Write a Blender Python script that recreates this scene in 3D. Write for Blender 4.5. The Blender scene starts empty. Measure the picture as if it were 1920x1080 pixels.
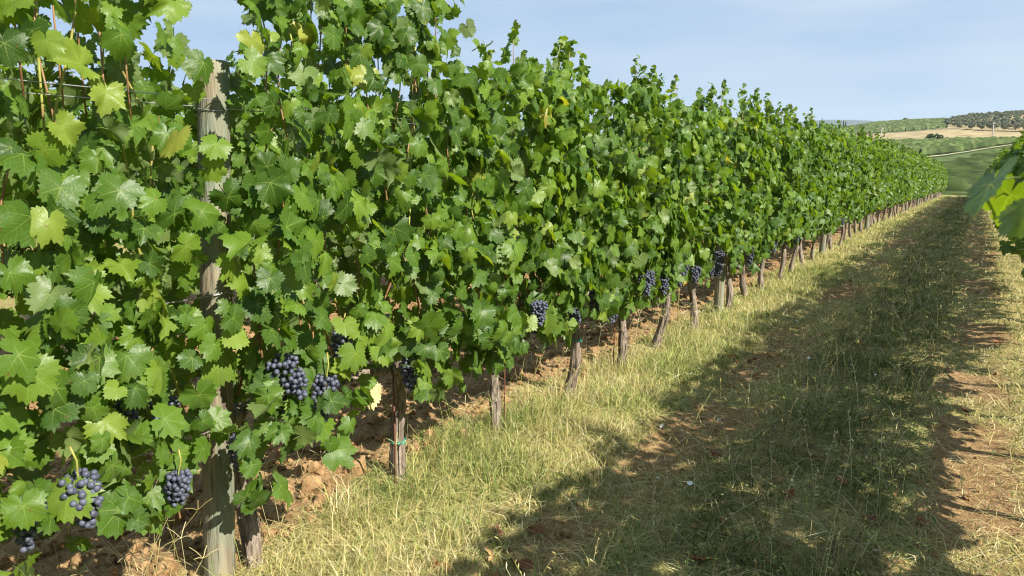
import bpy, math
import numpy as np
from mathutils import Matrix, Vector

# ------------------------------------------------------------------ camera, world, sun, exposure
scene = bpy.context.scene
COL = scene.collection
EYE = 1.55
YAW, PITCH, FPX = math.radians(31.7), math.radians(11.0), 1400.0
cam_data = bpy.data.cameras.new('camera')
cam_data.sensor_width = 36.0
cam_data.lens = 36.0 * FPX / 1920.0
cam_data.clip_start, cam_data.clip_end = 0.05, 20000.0
cam_data.dof.use_dof = True
cam_data.dof.focus_distance = 6.0
cam_data.dof.aperture_fstop = 10.0
cam = bpy.data.objects.new('camera', cam_data)
COL.objects.link(cam)
cam.location = (0, 0, EYE)
cam.rotation_euler = (math.pi / 2 - PITCH, 0, YAW)
scene.camera = cam

SUN_EL = math.radians(39.5)
SUN_DIR = Vector((1.0, -0.17, 0)).normalized() * math.cos(SUN_EL) + Vector((0, 0, math.sin(SUN_EL)))   # towards the sun
SUN_AZ = math.atan2(SUN_DIR.x, SUN_DIR.y)          # clockwise from +Y

world = bpy.data.worlds.new('World')
scene.world = world
world.use_nodes = True
wn, wl = world.node_tree.nodes, world.node_tree.links
wn.clear()
w_out = wn.new('ShaderNodeOutputWorld'); w_bg = wn.new('ShaderNodeBackground')
sky = wn.new('ShaderNodeTexSky'); sky.sky_type = 'NISHITA'; sky.sun_disc = False
sky.sun_elevation = SUN_EL; sky.sun_rotation = SUN_AZ
sky.air_density = 0.6; sky.dust_density = 0.0; sky.ozone_density = 6.0; sky.altitude = 200
w_tc = wn.new('ShaderNodeTexCoord'); w_map = wn.new('ShaderNodeMapping')
w_map.inputs['Scale'].default_value = (1.1, 1.1, 6.5); w_map.inputs['Rotation'].default_value = (0.10, 0.16, 0.5)
w_noise = wn.new('ShaderNodeTexNoise'); w_noise.inputs['Scale'].default_value = 1.6
w_noise.inputs['Detail'].default_value = 7; w_noise.inputs['Roughness'].default_value = 0.55
w_ramp = wn.new('ShaderNodeMapRange'); w_ramp.inputs['From Min'].default_value = 0.36; w_ramp.inputs['From Max'].default_value = 0.64
w_ramp.inputs['To Min'].default_value = 0.0; w_ramp.inputs['To Max'].default_value = 0.62
w_veil = wn.new('ShaderNodeMix'); w_veil.data_type = 'RGBA'; w_veil.inputs['B'].default_value = (3.4, 5.0, 7.0, 1); w_veil.inputs['Factor'].default_value = 0.74
w_mix = wn.new('ShaderNodeMix'); w_mix.data_type = 'RGBA'; w_mix.inputs['B'].default_value = (5.8, 6.75, 7.7, 1)
wl.new(w_tc.outputs['Generated'], w_map.inputs['Vector']); wl.new(w_map.outputs[0], w_noise.inputs['Vector'])
wl.new(w_noise.outputs['Fac'], w_ramp.inputs['Value']); wl.new(w_ramp.outputs[0], w_mix.inputs['Factor'])
wl.new(sky.outputs[0], w_veil.inputs['A']); wl.new(w_veil.outputs['Result'], w_mix.inputs['A']); wl.new(w_mix.outputs['Result'], w_bg.inputs['Color'])
w_bg.inputs['Strength'].default_value = 0.055
wl.new(w_bg.outputs[0], w_out.inputs['Surface'])

sun_data = bpy.data.lights.new('sun', 'SUN')
sun_data.energy = 5.0
sun_data.angle = math.radians(0.53)
sun_data.color = (1.0, 0.94, 0.83)
sun = bpy.data.objects.new('sun', sun_data)
COL.objects.link(sun)
sun.rotation_euler = SUN_DIR.to_track_quat('Z', 'Y').to_euler()
sun.location = (20, -4, 20)

scene.view_settings.view_transform = 'Standard'
scene.view_settings.look = 'None'
scene.view_settings.gamma = 1.0
scene.view_settings.use_curve_mapping = False
scene.view_settings.exposure = 1.15
scene.cycles.filter_width = 1.1
scene.cycles.max_bounces = 6
scene.cycles.diffuse_bounces = 3
scene.cycles.glossy_bounces = 2
scene.cycles.transmission_bounces = 4

# ------------------------------------------------------------------ small maths helpers
RS = np.random.RandomState
def _hash(ix, iy, iz):
    n = (ix.astype(np.int64) * 73856093) ^ (iy.astype(np.int64) * 19349663) ^ (iz.astype(np.int64) * 83492791)
    n = (n ^ (n >> 13)) * 1274126177 & 0x7fffffff
    n = (n ^ (n >> 16)) & 0xffff
    return n / 65535.0
def noise3(x, y, z=0.0):
    x, y, z = np.broadcast_arrays(np.asarray(x, float), np.asarray(y, float), np.asarray(z, float))
    x0, y0, z0 = np.floor(x), np.floor(y), np.floor(z)
    fx, fy, fz = x - x0, y - y0, z - z0
    fx, fy, fz = [t * t * (3 - 2 * t) for t in (fx, fy, fz)]
    r = 0
    for a in (0, 1):
        for b in (0, 1):
            for c in (0, 1):
                w = (fx if a else 1 - fx) * (fy if b else 1 - fy) * (fz if c else 1 - fz)
                r = r + w * _hash(x0 + a, y0 + b, z0 + c)
    return r            # 0..1
def fbm(x, y, z=0.0, o=4, s=1.0):
    r, a, t = 0, 1.0, 0
    for k in range(o):
        r = r + a * noise3(np.asarray(x) * s + 17.3 * k, np.asarray(y) * s - 9.1 * k, np.asarray(z) * s + 3.7 * k)
        t += a; a *= 0.5; s *= 2.03
    return r / t
def smooth(a, b, x):
    t = np.clip((np.asarray(x, float) - a) / (b - a), 0, 1)
    return t * t * (3 - 2 * t)

_GY = np.array([-400, -10, 0, 1.7, 4.5, 8.2, 13, 21, 28, 45, 65, 80, 105, 140.])
_GZ = np.array([0.5, 0.40, -0.07, -0.14, -0.20, -0.36, -0.48, -0.66, -0.93, -1.6, -2.45, -3.2, -4.6, -6.4])
_FY = np.linspace(-60, 140, 2001); _FZ = np.interp(_FY, _GY, _GZ)
_k = np.hanning(61); _k /= _k.sum()
_FZ2 = np.convolve(np.pad(_FZ, 30, mode='edge'), _k, 'valid')
def gz(Y):
    return np.interp(Y, _FY, _FZ2)
LROW, RROW, BROW = -2.35, 0.90, -5.6
def micro(X, Y):
    """height of the ground relief on top of the slope"""
    X = np.asarray(X, float); Y = np.asarray(Y, float)
    tilled = smooth(LROW - 0.15, LROW - 0.6, X) * smooth(BROW - 2.6, BROW - 2.0, X)
    r = (fbm(X, Y, 0, 4, 1.3) - 0.5) * 0.06
    r = r + tilled * ((fbm(X, Y, 5, 4, 5.0) - 0.45) * 0.16)
    trk = np.exp(-((X + 1.4) / 0.22) ** 2) + np.exp(-((X - 0.08) / 0.2) ** 2)
    r = r - 0.035 * trk + (fbm(X, Y, 9, 3, 9.0) - 0.5) * 0.025
    return r
def ground_z(X, Y):
    return gz(Y) + micro(X, Y)

# ------------------------------------------------------------------ mesh + object helpers
def mesh_from(name, v, f, uv=None, smooth_shade=True, attrs=None):
    """v (N,3), f (M,3) int triangles, uv per vertex, attrs {name: (type, array)} on points"""
    v = np.ascontiguousarray(v, np.float32); f = np.ascontiguousarray(f, np.int32)
    me = bpy.data.meshes.new(name)
    me.vertices.add(len(v)); me.vertices.foreach_set('co', v.ravel())
    me.loops.add(f.size); me.loops.foreach_set('vertex_index', f.ravel())
    me.polygons.add(len(f)); me.polygons.foreach_set('loop_start', np.arange(0, f.size, 3, dtype=np.int32))
    if smooth_shade:
        me.polygons.foreach_set('use_smooth', np.ones(len(f), bool))
    if uv is not None:
        l = me.uv_layers.new(name='UVMap')
        l.data.foreach_set('uv', np.ascontiguousarray(uv, np.float32)[f.ravel()].ravel())
    for k, (t, a) in (attrs or {}).items():
        at = me.attributes.new(k, t, 'POINT')
        at.data.foreach_set('color' if t == 'FLOAT_COLOR' else 'value', np.ascontiguousarray(a, np.float32).ravel())
    me.update(calc_edges=True)
    return me
def obj(name, me, mat=None, parent=None, loc=None):
    o = bpy.data.objects.new(name, me)
    COL.objects.link(o)
    if mat is not None and me is not None:
        if len(me.materials) == 0:
            me.materials.append(mat)
    if parent is not None: o.parent = parent
    if loc is not None: o.location = loc
    return o
def tag(o, label=None, cat=None, group=None, kind=None):
    if label: o['label'] = label
    if cat: o['category'] = cat
    if group: o['group'] = group
    if kind: o['kind'] = kind
    return o
def thing(name, loc, label, cat, group=None):
    return tag(obj(name, None, loc=loc), label, cat, group)
class Acc:
    """collects triangles"""
    def __init__(s): s.v, s.f, s.n, s.a = [], [], 0, []
    def add(s, v, f, a=None):
        v = np.asarray(v, float); s.v.append(v); s.f.append(np.asarray(f, int) + s.n); s.n += len(v)
        if a is not None: s.a.append(np.broadcast_to(np.asarray(a, float), (len(v),) + np.shape(a)[-1:] if np.ndim(a) else (len(v),)))
    def mesh(s, name, attr=None, sm=True):
        at = None
        if attr: at = {attr: ('FLOAT_COLOR' if s.a[0].ndim == 2 else 'FLOAT', np.concatenate(s.a))}
        return mesh_from(name, np.concatenate(s.v), np.concatenate(s.f), None, sm, at)
def tube(path, rad, n=8, cap=True, prof=None):
    """tube round a polyline; rad scalar or per point; prof(k, ang) multiplies the radius"""
    P = np.asarray(path, float); m = len(P)
    rad = np.broadcast_to(np.asarray(rad, float), (m,))
    T = np.gradient(P, axis=0); T /= np.linalg.norm(T, axis=1)[:, None] + 1e-9
    ref = np.array([0, 0, 1.0]) if abs(T[:, 2]).mean() < 0.8 else np.array([1.0, 0, 0])
    A = np.cross(T, ref); A /= np.linalg.norm(A, axis=1)[:, None] + 1e-9
    B = np.cross(T, A)
    an = np.linspace(0, 2 * np.pi, n, endpoint=False)
    R = np.ones((m, n)) * rad[:, None]
    if prof is not None: R = R * prof(np.arange(m)[:, None], an[None, :])
    V = P[:, None, :] + R[..., None] * (np.cos(an)[None, :, None] * A[:, None, :] + np.sin(an)[None, :, None] * B[:, None, :])
    V = V.reshape(-1, 3)
    i = np.arange(m - 1)[:, None] * n; j = np.arange(n)[None, :]; j2 = (j + 1) % n
    a, b, c, d = (i + j).ravel(), (i + j2).ravel(), (i + n + j2).ravel(), (i + n + j).ravel()
    F = np.concatenate([np.stack([a, b, c], 1), np.stack([a, c, d], 1)])
    if cap:
        V = np.concatenate([V, P[:1], P[-1:]])
        k = len(V); q = np.arange(n)
        F = np.concatenate([F, np.stack([np.full(n, k - 2), (q + 1) % n, q], 1), np.stack([np.full(n, k - 1), (m - 1) * n + q, (m - 1) * n + (q + 1) % n], 1)])
    return V, F
def box(c, s):
    c = np.asarray(c, float); s = np.asarray(s, float) / 2
    v = np.array([[x, y, z] for x in (-1, 1) for y in (-1, 1) for z in (-1, 1)]) * s + c
    f = np.array([[0, 1, 3], [0, 3, 2], [4, 6, 7], [4, 7, 5], [0, 4, 5], [0, 5, 1], [2, 3, 7], [2, 7, 6], [0, 2, 6], [0, 6, 4], [1, 5, 7], [1, 7, 3]])
    return v, f
def icosphere(sub):
    t = (1 + 5 ** 0.5) / 2
    v = [np.array(p, float) / math.sqrt(1 + t * t) for p in ((-1, t, 0), (1, t, 0), (-1, -t, 0), (1, -t, 0), (0, -1, t), (0, 1, t), (0, -1, -t), (0, 1, -t), (t, 0, -1), (t, 0, 1), (-t, 0, -1), (-t, 0, 1))]
    f = [(0, 11, 5), (0, 5, 1), (0, 1, 7), (0, 7, 10), (0, 10, 11), (1, 5, 9), (5, 11, 4), (11, 10, 2), (10, 7, 6), (7, 1, 8), (3, 9, 4), (3, 4, 2), (3, 2, 6), (3, 6, 8), (3, 8, 9), (4, 9, 5), (2, 4, 11), (6, 2, 10), (8, 6, 7), (9, 8, 1)]
    for _ in range(sub):
        mid = {}; nf = []
        def mp(a, b):
            k = (min(a, b), max(a, b))
            if k not in mid:
                p = v[a] + v[b]; v.append(p / np.linalg.norm(p)); mid[k] = len(v) - 1
            return mid[k]
        for a, b, c in f:
            ab, bc, ca = mp(a, b), mp(b, c), mp(c, a)
            nf += [(a, ab, ca), (b, bc, ab), (c, ca, bc), (ab, bc, ca)]
        f = nf
    return np.array(v), np.array(f)
ICO0, ICO1, ICO2 = icosphere(0), icosphere(1), icosphere(2)
def frames(tip, nrm):
    """rotation matrices with y = tip, z ~ nrm"""
    y = tip / (np.linalg.norm(tip, axis=-1, keepdims=True) + 1e-9)
    x = np.cross(y, nrm); x /= np.linalg.norm(x, axis=-1, keepdims=True) + 1e-9
    z = np.cross(x, y)
    return np.stack([x, y, z], -1)
def join_instances(name, temps, which, R, p, s, attr=None, mat=None):
    """joins copies of template meshes (v, f, uv) into one mesh, attr = per-copy scalar 'tint'"""
    V, F, U, A, n = [], [], [], [], 0
    for k, (tv, tf, tu) in enumerate(temps):
        sel = np.where(which == k)[0]
        if len(sel) == 0: continue
        v = np.einsum('nij,mj->nmi', R[sel], tv) * s[sel][:, None, None] + p[sel][:, None, :]
        m = len(tv)
        F.append((tf[None] + (np.arange(len(sel)) * m)[:, None, None] + n).reshape(-1, 3))
        V.append(v.reshape(-1, 3)); n += len(sel) * m
        U.append(np.tile(tu, (len(sel), 1)))
        if attr is not None: A.append(np.repeat(attr[sel], m, axis=0))
    at = None
    if attr is not None:
        a = np.concatenate(A); at = {'tint': ('FLOAT_COLOR' if a.ndim == 2 else 'FLOAT', a)}
    return mesh_from(name, np.concatenate(V), np.concatenate(F), np.concatenate(U), True, at)

# ------------------------------------------------------------------ materials
class NT:
    def __init__(s, name):
        s.m = bpy.data.materials.new(name); s.m.use_nodes = True
        s.t = s.m.node_tree; s.t.nodes.clear()
        s.out = s.t.nodes.new('ShaderNodeOutputMaterial')
    def n(s, typ, **kw):
        nd = s.t.nodes.new(typ)
        for k, v in kw.items():
            if k.startswith('_'): setattr(nd, k[1:], v)
            else: s.set(nd, k.replace('__', ' '), v)
        return nd
    def set(s, nd, key, v):
        sock = nd.inputs[int(key[1:])] if key[0] == 'i' and key[1:].isdigit() else nd.inputs[key]
        if isinstance(v, bpy.types.NodeSocket): s.t.links.new(v, sock)
        else: sock.default_value = v
    def math(s, op, a, b=0.0, clamp=False):
        nd = s.t.nodes.new('ShaderNodeMath'); nd.operation = op; nd.use_clamp = clamp
        s.set(nd, 'i0', a); s.set(nd, 'i1', b); return nd.outputs[0]
    def mix(s, fac, a, b, blend='MIX'):
        nd = s.t.nodes.new('ShaderNodeMix'); nd.data_type = 'RGBA'; nd.blend_type = blend
        s.set(nd, 'Factor', fac)
        for k, v in (('A', a), ('B', b)):
            s.set(nd, k, v if isinstance(v, bpy.types.NodeSocket) else (*v[:3], 1))
        return nd.outputs['Result']
    def ramp(s, fac, stops):
        nd = s.t.nodes.new('ShaderNodeValToRGB'); s.set(nd, 'Fac', fac)
        e = nd.color_ramp.elements
        while len(e) > 1: e.remove(e[-1])
        e[0].position = stops[0][0]; e[0].color = (*stops[0][1], 1)
        for p, c in stops[1:]:
            k = e.new(p); k.color = (*c, 1)
        return nd.outputs['Color']
    def rng(s, v, a, b, c=0.0, d=1.0):
        nd = s.t.nodes.new('ShaderNodeMapRange'); s.set(nd, 'Value', v)
        for k, x in zip(('From Min', 'From Max', 'To Min', 'To Max'), (a, b, c, d)): nd.inputs[k].default_value = x
        return nd.outputs[0]
    def noise(s, vec=None, scale=5.0, detail=4, rough=0.55):
        nd = s.n('ShaderNodeTexNoise', Scale=scale, Detail=detail, Roughness=rough)
        if vec is not None: s.set(nd, 'Vector', vec)
        return nd.outputs['Fac']
    def coords(s, kind='Object', scale=(1, 1, 1)):
        tc = s.t.nodes.new('ShaderNodeTexCoord'); mp = s.n('ShaderNodeMapping', Vector=tc.outputs[kind], Scale=scale)
        return mp.outputs[0]
    def bump(s, h, strength=0.3, dist=0.01):
        return s.n('ShaderNodeBump', Height=h, Strength=strength, Distance=dist).outputs[0]
    def pbsdf(s, color, rough=0.7, spec=0.3, normal=None):
        b = s.n('ShaderNodeBsdfPrincipled', Roughness=rough)
        s.set(b, 'Base Color', color if isinstance(color, bpy.types.NodeSocket) else (*color[:3], 1))
        s.set(b, 'Specular IOR Level', spec)
        if normal is not None: s.set(b, 'Normal', normal)
        return b.outputs[0]
    def done(s, sh):
        s.t.links.new(sh, s.out.inputs['Surface']); return s.m

def leaf_material(name, source, dry=False):
    n = NT(name)
    if source == 'object':
        tint = n.n('ShaderNodeObjectInfo').outputs['Random']
    else:
        tint = n.n('ShaderNodeAttribute', _attribute_name='tint').outputs['Fac']
    if dry:
        base = n.ramp(tint, [(0, (0.16, 0.05, 0.025)), (0.4, (0.27, 0.10, 0.05)), (0.75, (0.40, 0.20, 0.09)), (1, (0.50, 0.36, 0.16))])
    else:
        base = n.ramp(tint, [(0, (0.028, 0.067, 0.007)), (0.4, (0.054, 0.113, 0.010)), (0.75, (0.090, 0.162, 0.013)), (0.94, (0.128, 0.200, 0.020)), (0.992, (0.165, 0.225, 0.03)), (0.997, (0.22, 0.25, 0.04)), (1, (0.34, 0.31, 0.07))])
    uvn = n.n('ShaderNodeUVMap').outputs[0]
    sep = n.n('ShaderNodeSeparateXYZ', Vector=uvn)
    u, v = n.math('ABSOLUTE', sep.outputs[0]), sep.outputs[1]
    vein = None
    for ang, ln in ((0, 1.0), (48, 0.86), (106, 0.66)):
        a = math.radians(ang)
        al = n.math('ADD', n.math('MULTIPLY', u, math.sin(a)), n.math('MULTIPLY', v, math.cos(a)))
        pe = n.math('ABSOLUTE', n.math('SUBTRACT', n.math('MULTIPLY', u, math.cos(a)), n.math('MULTIPLY', v, math.sin(a))))
        w = n.math('MULTIPLY', n.math('SUBTRACT', ln, al), 0.026)
        mk = n.math('MULTIPLY', n.math('LESS_THAN', pe, w), n.math('GREATER_THAN', al, 0.0))
        # side veins leave the main vein at about 45 degrees
        sv = n.math('SINE', n.math('MULTIPLY', n.math('SUBTRACT', al, n.math('MULTIPLY', pe, 0.9)), 44.0))
        sv = n.math('MULTIPLY', n.math('MULTIPLY', n.math('GREATER_THAN', sv, 0.88), n.math('LESS_THAN', pe, n.math('MULTIPLY', al, 0.42))), 0.35)
        mk = n.math('MAXIMUM', mk, sv)
        vein = mk if vein is None else n.math('MAXIMUM', vein, mk)
    wp = n.n('ShaderNodeNewGeometry')
    nz = n.noise(wp.outputs['Position'], 23.0, 3)
    nz2 = n.noise(wp.outputs['Position'], 140.0, 2)
    base = n.mix(n.rng(nz, 0.3, 0.75, 0.0, 0.45), base, n.mix(1.0, base, (1.35, 1.25, 1.15), 'MULTIPLY'))
    if not dry:
        low = n.rng(n.n('ShaderNodeSeparateXYZ', Vector=wp.outputs['Position']).outputs[2], 0.3, 1.25, 1.0, 0.15)
        spray = n.math('MULTIPLY', n.math('MULTIPLY', n.rng(nz, 0.42, 0.7), n.rng(nz2, 0.3, 0.6)), n.math('MULTIPLY', low, 0.36))
        base = n.mix(spray, base, (0.17, 0.245, 0.17))
    base = n.mix(n.math('MULTIPLY', vein, 0.5), base, (0.22, 0.29, 0.06) if not dry else (0.4, 0.25, 0.12))
    if not dry:
        sp = n.rng(n.noise(wp.outputs['Position'], 62.0, 3, 0.6), 0.685, 0.72, 0.0, 0.75)
        rim = n.math('MULTIPLY', n.rng(n.math('ADD', n.math('MULTIPLY', u, u), n.math('MULTIPLY', v, v)), 0.45, 0.85), n.rng(n.noise(wp.outputs['Position'], 17.0, 3), 0.55, 0.7, 0.0, 0.55))
        base = n.mix(rim, base, (0.15, 0.18, 0.035))
        base = n.mix(sp, base, (0.13, 0.075, 0.03))
    under = n.mix(0.6, base, (0.165, 0.215, 0.085) if not dry else (0.42, 0.28, 0.16))
    col = n.mix(wp.outputs['Backfacing'], base, under)
    h = n.math('ADD', n.math('MULTIPLY', vein, -0.5), n.math('MULTIPLY', nz2, 0.7))
    nrm = n.bump(h, 0.35, 0.004)
    rough = n.rng(nz2, 0.2, 0.8, 0.32, 0.52)
    p = n.pbsdf(col, rough, 0.30 if not dry else 0.1, nrm)
    tcol = n.mix(1.0, base, (2.75, 2.5, 0.55) if not dry else (1.2, 1.0, 0.8), 'MULTIPLY')
    tr = n.n('ShaderNodeBsdfTranslucent', Color=tcol).outputs[0]
    mx = n.n('ShaderNodeMixShader', i0=0.33 if not dry else 0.2, i1=p, i2=tr)
    return n.done(mx.outputs[0])
M = {}
M['leaf_obj'] = leaf_material('vine_leaf', 'object')
M['leaf_tint'] = leaf_material('vine_foliage', 'attr')
M['dry_leaf'] = leaf_material('dry_leaf', 'object', True)
M['tan_leaf'] = None

def bark_material():
    n = NT('vine_bark')
    st = n.noise(n.coords('Object', (60, 60, 5)), 1.0, 6, 0.65)
    fn = n.noise(n.coords('Object', (30, 30, 16)), 3.0, 4)
    c = n.ramp(st, [(0.28, (0.030, 0.022, 0.016)), (0.42, (0.14, 0.11, 0.083)), (0.54, (0.28, 0.23, 0.18)), (0.72, (0.45, 0.39, 0.32))])
    c = n.mix(n.rng(fn, 0.4, 0.7, 0, 0.25), c, (0.15, 0.10, 0.07))
    return n.done(n.pbsdf(c, 0.9, 0.1, n.bump(st, 0.9, 0.02)))
M['bark'] = bark_material()
def cane_material():
    n = NT('vine_cane')
    st = n.noise(n.coords('Object', (40, 40, 6)), 1.0, 4)
    c = n.ramp(st, [(0.3, (0.13, 0.060, 0.028)), (0.5, (0.26, 0.14, 0.065)), (0.75, (0.36, 0.25, 0.12))])
    return n.done(n.pbsdf(c, 0.55, 0.35, n.bump(st, 0.3, 0.005)))
M['cane'] = cane_material()
def green_shoot_material():
    n = NT('green_shoot')
    st = n.noise(n.coords('Object', (20, 20, 20)), 1.0, 3)
    c = n.ramp(st, [(0.3, (0.24, 0.16, 0.05)), (0.6, (0.30, 0.33, 0.07))])
    return n.done(n.pbsdf(c, 0.5, 0.35))
M['green_shoot'] = green_shoot_material()
def post_material():
    n = NT('weathered_post')
    g = n.noise(n.coords('Object', (26, 26, 2.2)), 1.0, 6, 0.6)
    wv = n.n('ShaderNodeTexWave', Vector=n.coords('Object', (5.5, 5.5, 0.55)), Scale=2.2, Distortion=9.0, Detail=3.0).outputs['Fac']
    bl = n.noise(n.coords('Object', (5, 5, 2.2)), 1.0, 4)
    c = n.ramp(g, [(0.30, (0.10, 0.075, 0.045)), (0.43, (0.27, 0.23, 0.15)), (0.6, (0.40, 0.35, 0.235)), (0.8, (0.50, 0.45, 0.33))])
    c = n.mix(n.rng(wv, 0.55, 0.95, 0, 0.45), c, (0.23, 0.17, 0.09))
    c = n.mix(n.rng(bl, 0.42, 0.58, 0, 0.70), c, (0.20, 0.31, 0.235))        # copper spray stain
    crk = n.noise(n.coords('Object', (75, 75, 1.6)), 1.0, 3, 0.5)
    c = n.mix(n.rng(crk, 0.60, 0.68, 0, 0.75), c, (0.07, 0.055, 0.035))
    rnd = n.n('ShaderNodeObjectInfo').outputs['Random']
    c = n.mix(n.math('MULTIPLY', rnd, 0.35), c, (0.30, 0.27, 0.23))
    c = n.mix(1.0, c, (0.74, 0.72, 0.70), 'MULTIPLY')
    return n.done(n.pbsdf(c, 0.85, 0.15, n.bump(n.math('ADD', g, n.math('MULTIPLY', n.noise(n.coords('Object', (90, 90, 2.5)), 1.0, 3), 0.8)), 0.9, 0.012)))
M['post'] = post_material()
def simple(name, color, rough=0.5, spec=0.4, metal=0.0, var=0.25, scale=20):
    n = NT(name)
    nz = n.noise(n.coords('Object'), scale, 4)
    c = n.mix(nz, tuple(x * (1 - var) for x in color), tuple(min(1, x * (1 + var)) for x in color))
    b = n.n('ShaderNodeBsdfPrincipled', Roughness=rough, Metallic=metal)
    n.set(b, 'Base Color', c); n.set(b, 'Specular IOR Level', spec)
    return n.done(b.outputs[0])
M['wire'] = simple('galvanised_wire', (0.42, 0.42, 0.42), 0.45, 0.5, 0.7)
M['tie'] = simple('green_plastic_tie', (0.02, 0.30, 0.20), 0.35, 0.5)
M['rust'] = simple('rusty_stake', (0.16, 0.07, 0.045), 0.85, 0.1)
M['petal'] = simple('white_petal', (0.78, 0.77, 0.74), 0.6, 0.2, 0, 0.08)
M['stem'] = simple('wild_stem', (0.20, 0.26, 0.07), 0.6, 0.2)
def berry_material():
    n = NT('grape_skin')
    nz = n.noise(n.coords('Object'), 70.0, 4)
    big = n.noise(n.n('ShaderNodeNewGeometry').outputs['Position'], 45.0, 2)
    bloom = n.rng(n.math('ADD', n.math('MULTIPLY', nz, 0.5), n.math('MULTIPLY', big, 0.5)), 0.36, 0.60, 0.15, 0.92)
    c = n.mix(bloom, (0.012, 0.010, 0.022), (0.105, 0.118, 0.165))
    return n.done(n.pbsdf(c, n.rng(bloom, 0, 1, 0.3, 0.65), 0.4))
M['berry'] = berry_material()
M['tan_leaf'] = simple('withered_leaf', (0.50, 0.38, 0.20), 0.8, 0.1, 0, 0.35, 9)
M['yellow_leaf'] = simple('yellowed_leaf', (0.55, 0.33, 0.03), 0.6, 0.2, 0, 0.35, 9)
def colattr_material(name, rough=0.8, trans=0.25, spec=0.15):
    n = NT(name)
    a = n.n('ShaderNodeAttribute', _attribute_name='tint').outputs['Color']
    p = n.pbsdf(a, rough, spec)
    tr = n.n('ShaderNodeBsdfTranslucent', Color=a).outputs[0]
    return n.done(n.n('ShaderNodeMixShader', i0=trans, i1=p, i2=tr).outputs[0])
M['grass'] = colattr_material('grass_blade')
M['clod'] = None
def soil_nodes(n, vec):
    a = n.noise(vec, 1.7, 6, 0.6); b = n.noise(vec, 19.0, 5, 0.6); d = n.noise(vec, 90.0, 3)
    c = n.ramp(b, [(0.25, (0.135, 0.080, 0.038)), (0.45, (0.24, 0.150, 0.073)), (0.62, (0.33, 0.222, 0.115)), (0.85, (0.42, 0.32, 0.19))])
    c = n.mix(n.rng(a, 0.35, 0.7, 0, 0.5), c, (0.29, 0.17, 0.075))
    h = n.math('ADD', b, n.math('MULTIPLY', d, 0.45))
    return c, h
def ground_material():
    n = NT('vineyard_soil')
    vec = n.n('ShaderNodeNewGeometry').outputs['Position']
    c, h = soil_nodes(n, vec)
    cov = n.n('ShaderNodeAttribute', _attribute_name='tint').outputs['Fac']
    th = n.noise(vec, 34.0, 5, 0.7); t2 = n.noise(vec, 3.2, 4)
    straw = n.ramp(th, [(0.25, (0.11, 0.10, 0.035)), (0.45, (0.26, 0.22, 0.085)), (0.65, (0.42, 0.35, 0.155)), (0.85, (0.56, 0.48, 0.25))])
    straw = n.mix(n.rng(t2, 0.4, 0.65, 0, 0.5), straw, n.mix(1.0, straw, (0.55, 0.85, 0.5), 'MULTIPLY'))
    f = n.rng(n.math('ADD', cov, n.math('MULTIPLY', n.math('SUBTRACT', n.noise(vec, 9.0, 5, 0.65), 0.5), 1.6)), 0.35, 0.75)
    c = n.mix(f, c, straw)
    return n.done(n.pbsdf(c, 0.95, 0.05, n.bump(h, 0.8, 0.03)))
M['ground'] = ground_material()
def clod_material():
    n = NT('soil_clod')
    c, h = soil_nodes(n, n.n('ShaderNodeNewGeometry').outputs['Position'])
    return n.done(n.pbsdf(c, 0.95, 0.05, n.bump(h, 0.6, 0.01)))
M['clod'] = clod_material()
def field_material(name, stops, scale, detail=6, stripe=None):
    n = NT(name)
    vec = n.n('ShaderNodeNewGeometry').outputs['Position']
    a = n.noise(vec, scale, detail, 0.65)
    c = n.ramp(a, stops)
    b = n.noise(vec, scale * 0.12, 3)
    c = n.mix(n.rng(b, 0.35, 0.7, 0, 0.5), c, n.mix(1.0, c, (1.25, 1.1, 0.95), 'MULTIPLY'))
    return n.done(n.pbsdf(c, 0.95, 0.05))
M['f_green'] = field_material('meadow_field', [(0.3, (0.045, 0.075, 0.025)), (0.55, (0.09, 0.125, 0.045)), (0.8, (0.18, 0.18, 0.08))], 0.35)
M['f_tan'] = field_material('stubble_field', [(0.3, (0.13, 0.125, 0.06)), (0.46, (0.27, 0.225, 0.13)), (0.56, (0.34, 0.28, 0.165)), (0.72, (0.44, 0.37, 0.23))], 0.16)
M['f_road'] = field_material('dirt_road_surface', [(0.3, (0.36, 0.31, 0.22)), (0.7, (0.52, 0.46, 0.34))], 0.8)
M['f_ridge'] = field_material('far_wooded_ridge', [(0.3, (0.03, 0.05, 0.03)), (0.7, (0.08, 0.10, 0.06))], 0.004)
M['hedge'] = colattr_material('far_vine_rows', 0.8, 0.15)
M['olive'] = colattr_material('olive_foliage', 0.7, 0.15, 0.2)
M['cypress'] = colattr_material('cypress_foliage', 0.85, 0.05)
M['wood_trunk'] = simple('tree_trunk', (0.10, 0.08, 0.06), 0.9, 0.05)
M['pole'] = simple('pale_pole', (0.42, 0.39, 0.34), 0.8, 0.1)

# ------------------------------------------------------------------ pixel direction helper for the far hills (only to size them)
_f = np.array([-math.sin(YAW) * math.cos(PITCH), math.cos(YAW) * math.cos(PITCH), -math.sin(PITCH)])
_r = np.array([math.cos(YAW), math.sin(YAW), 0]); _u = np.cross(_r, _f)
def ray(px, py):
    return _f + (px - 960) / FPX * _r - (py - 540) / FPX * _u
def az_el(px, py):
    d = ray(px, py); return math.atan2(d[0], d[1]), math.atan2(d[2], math.hypot(d[0], d[1]))

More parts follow.
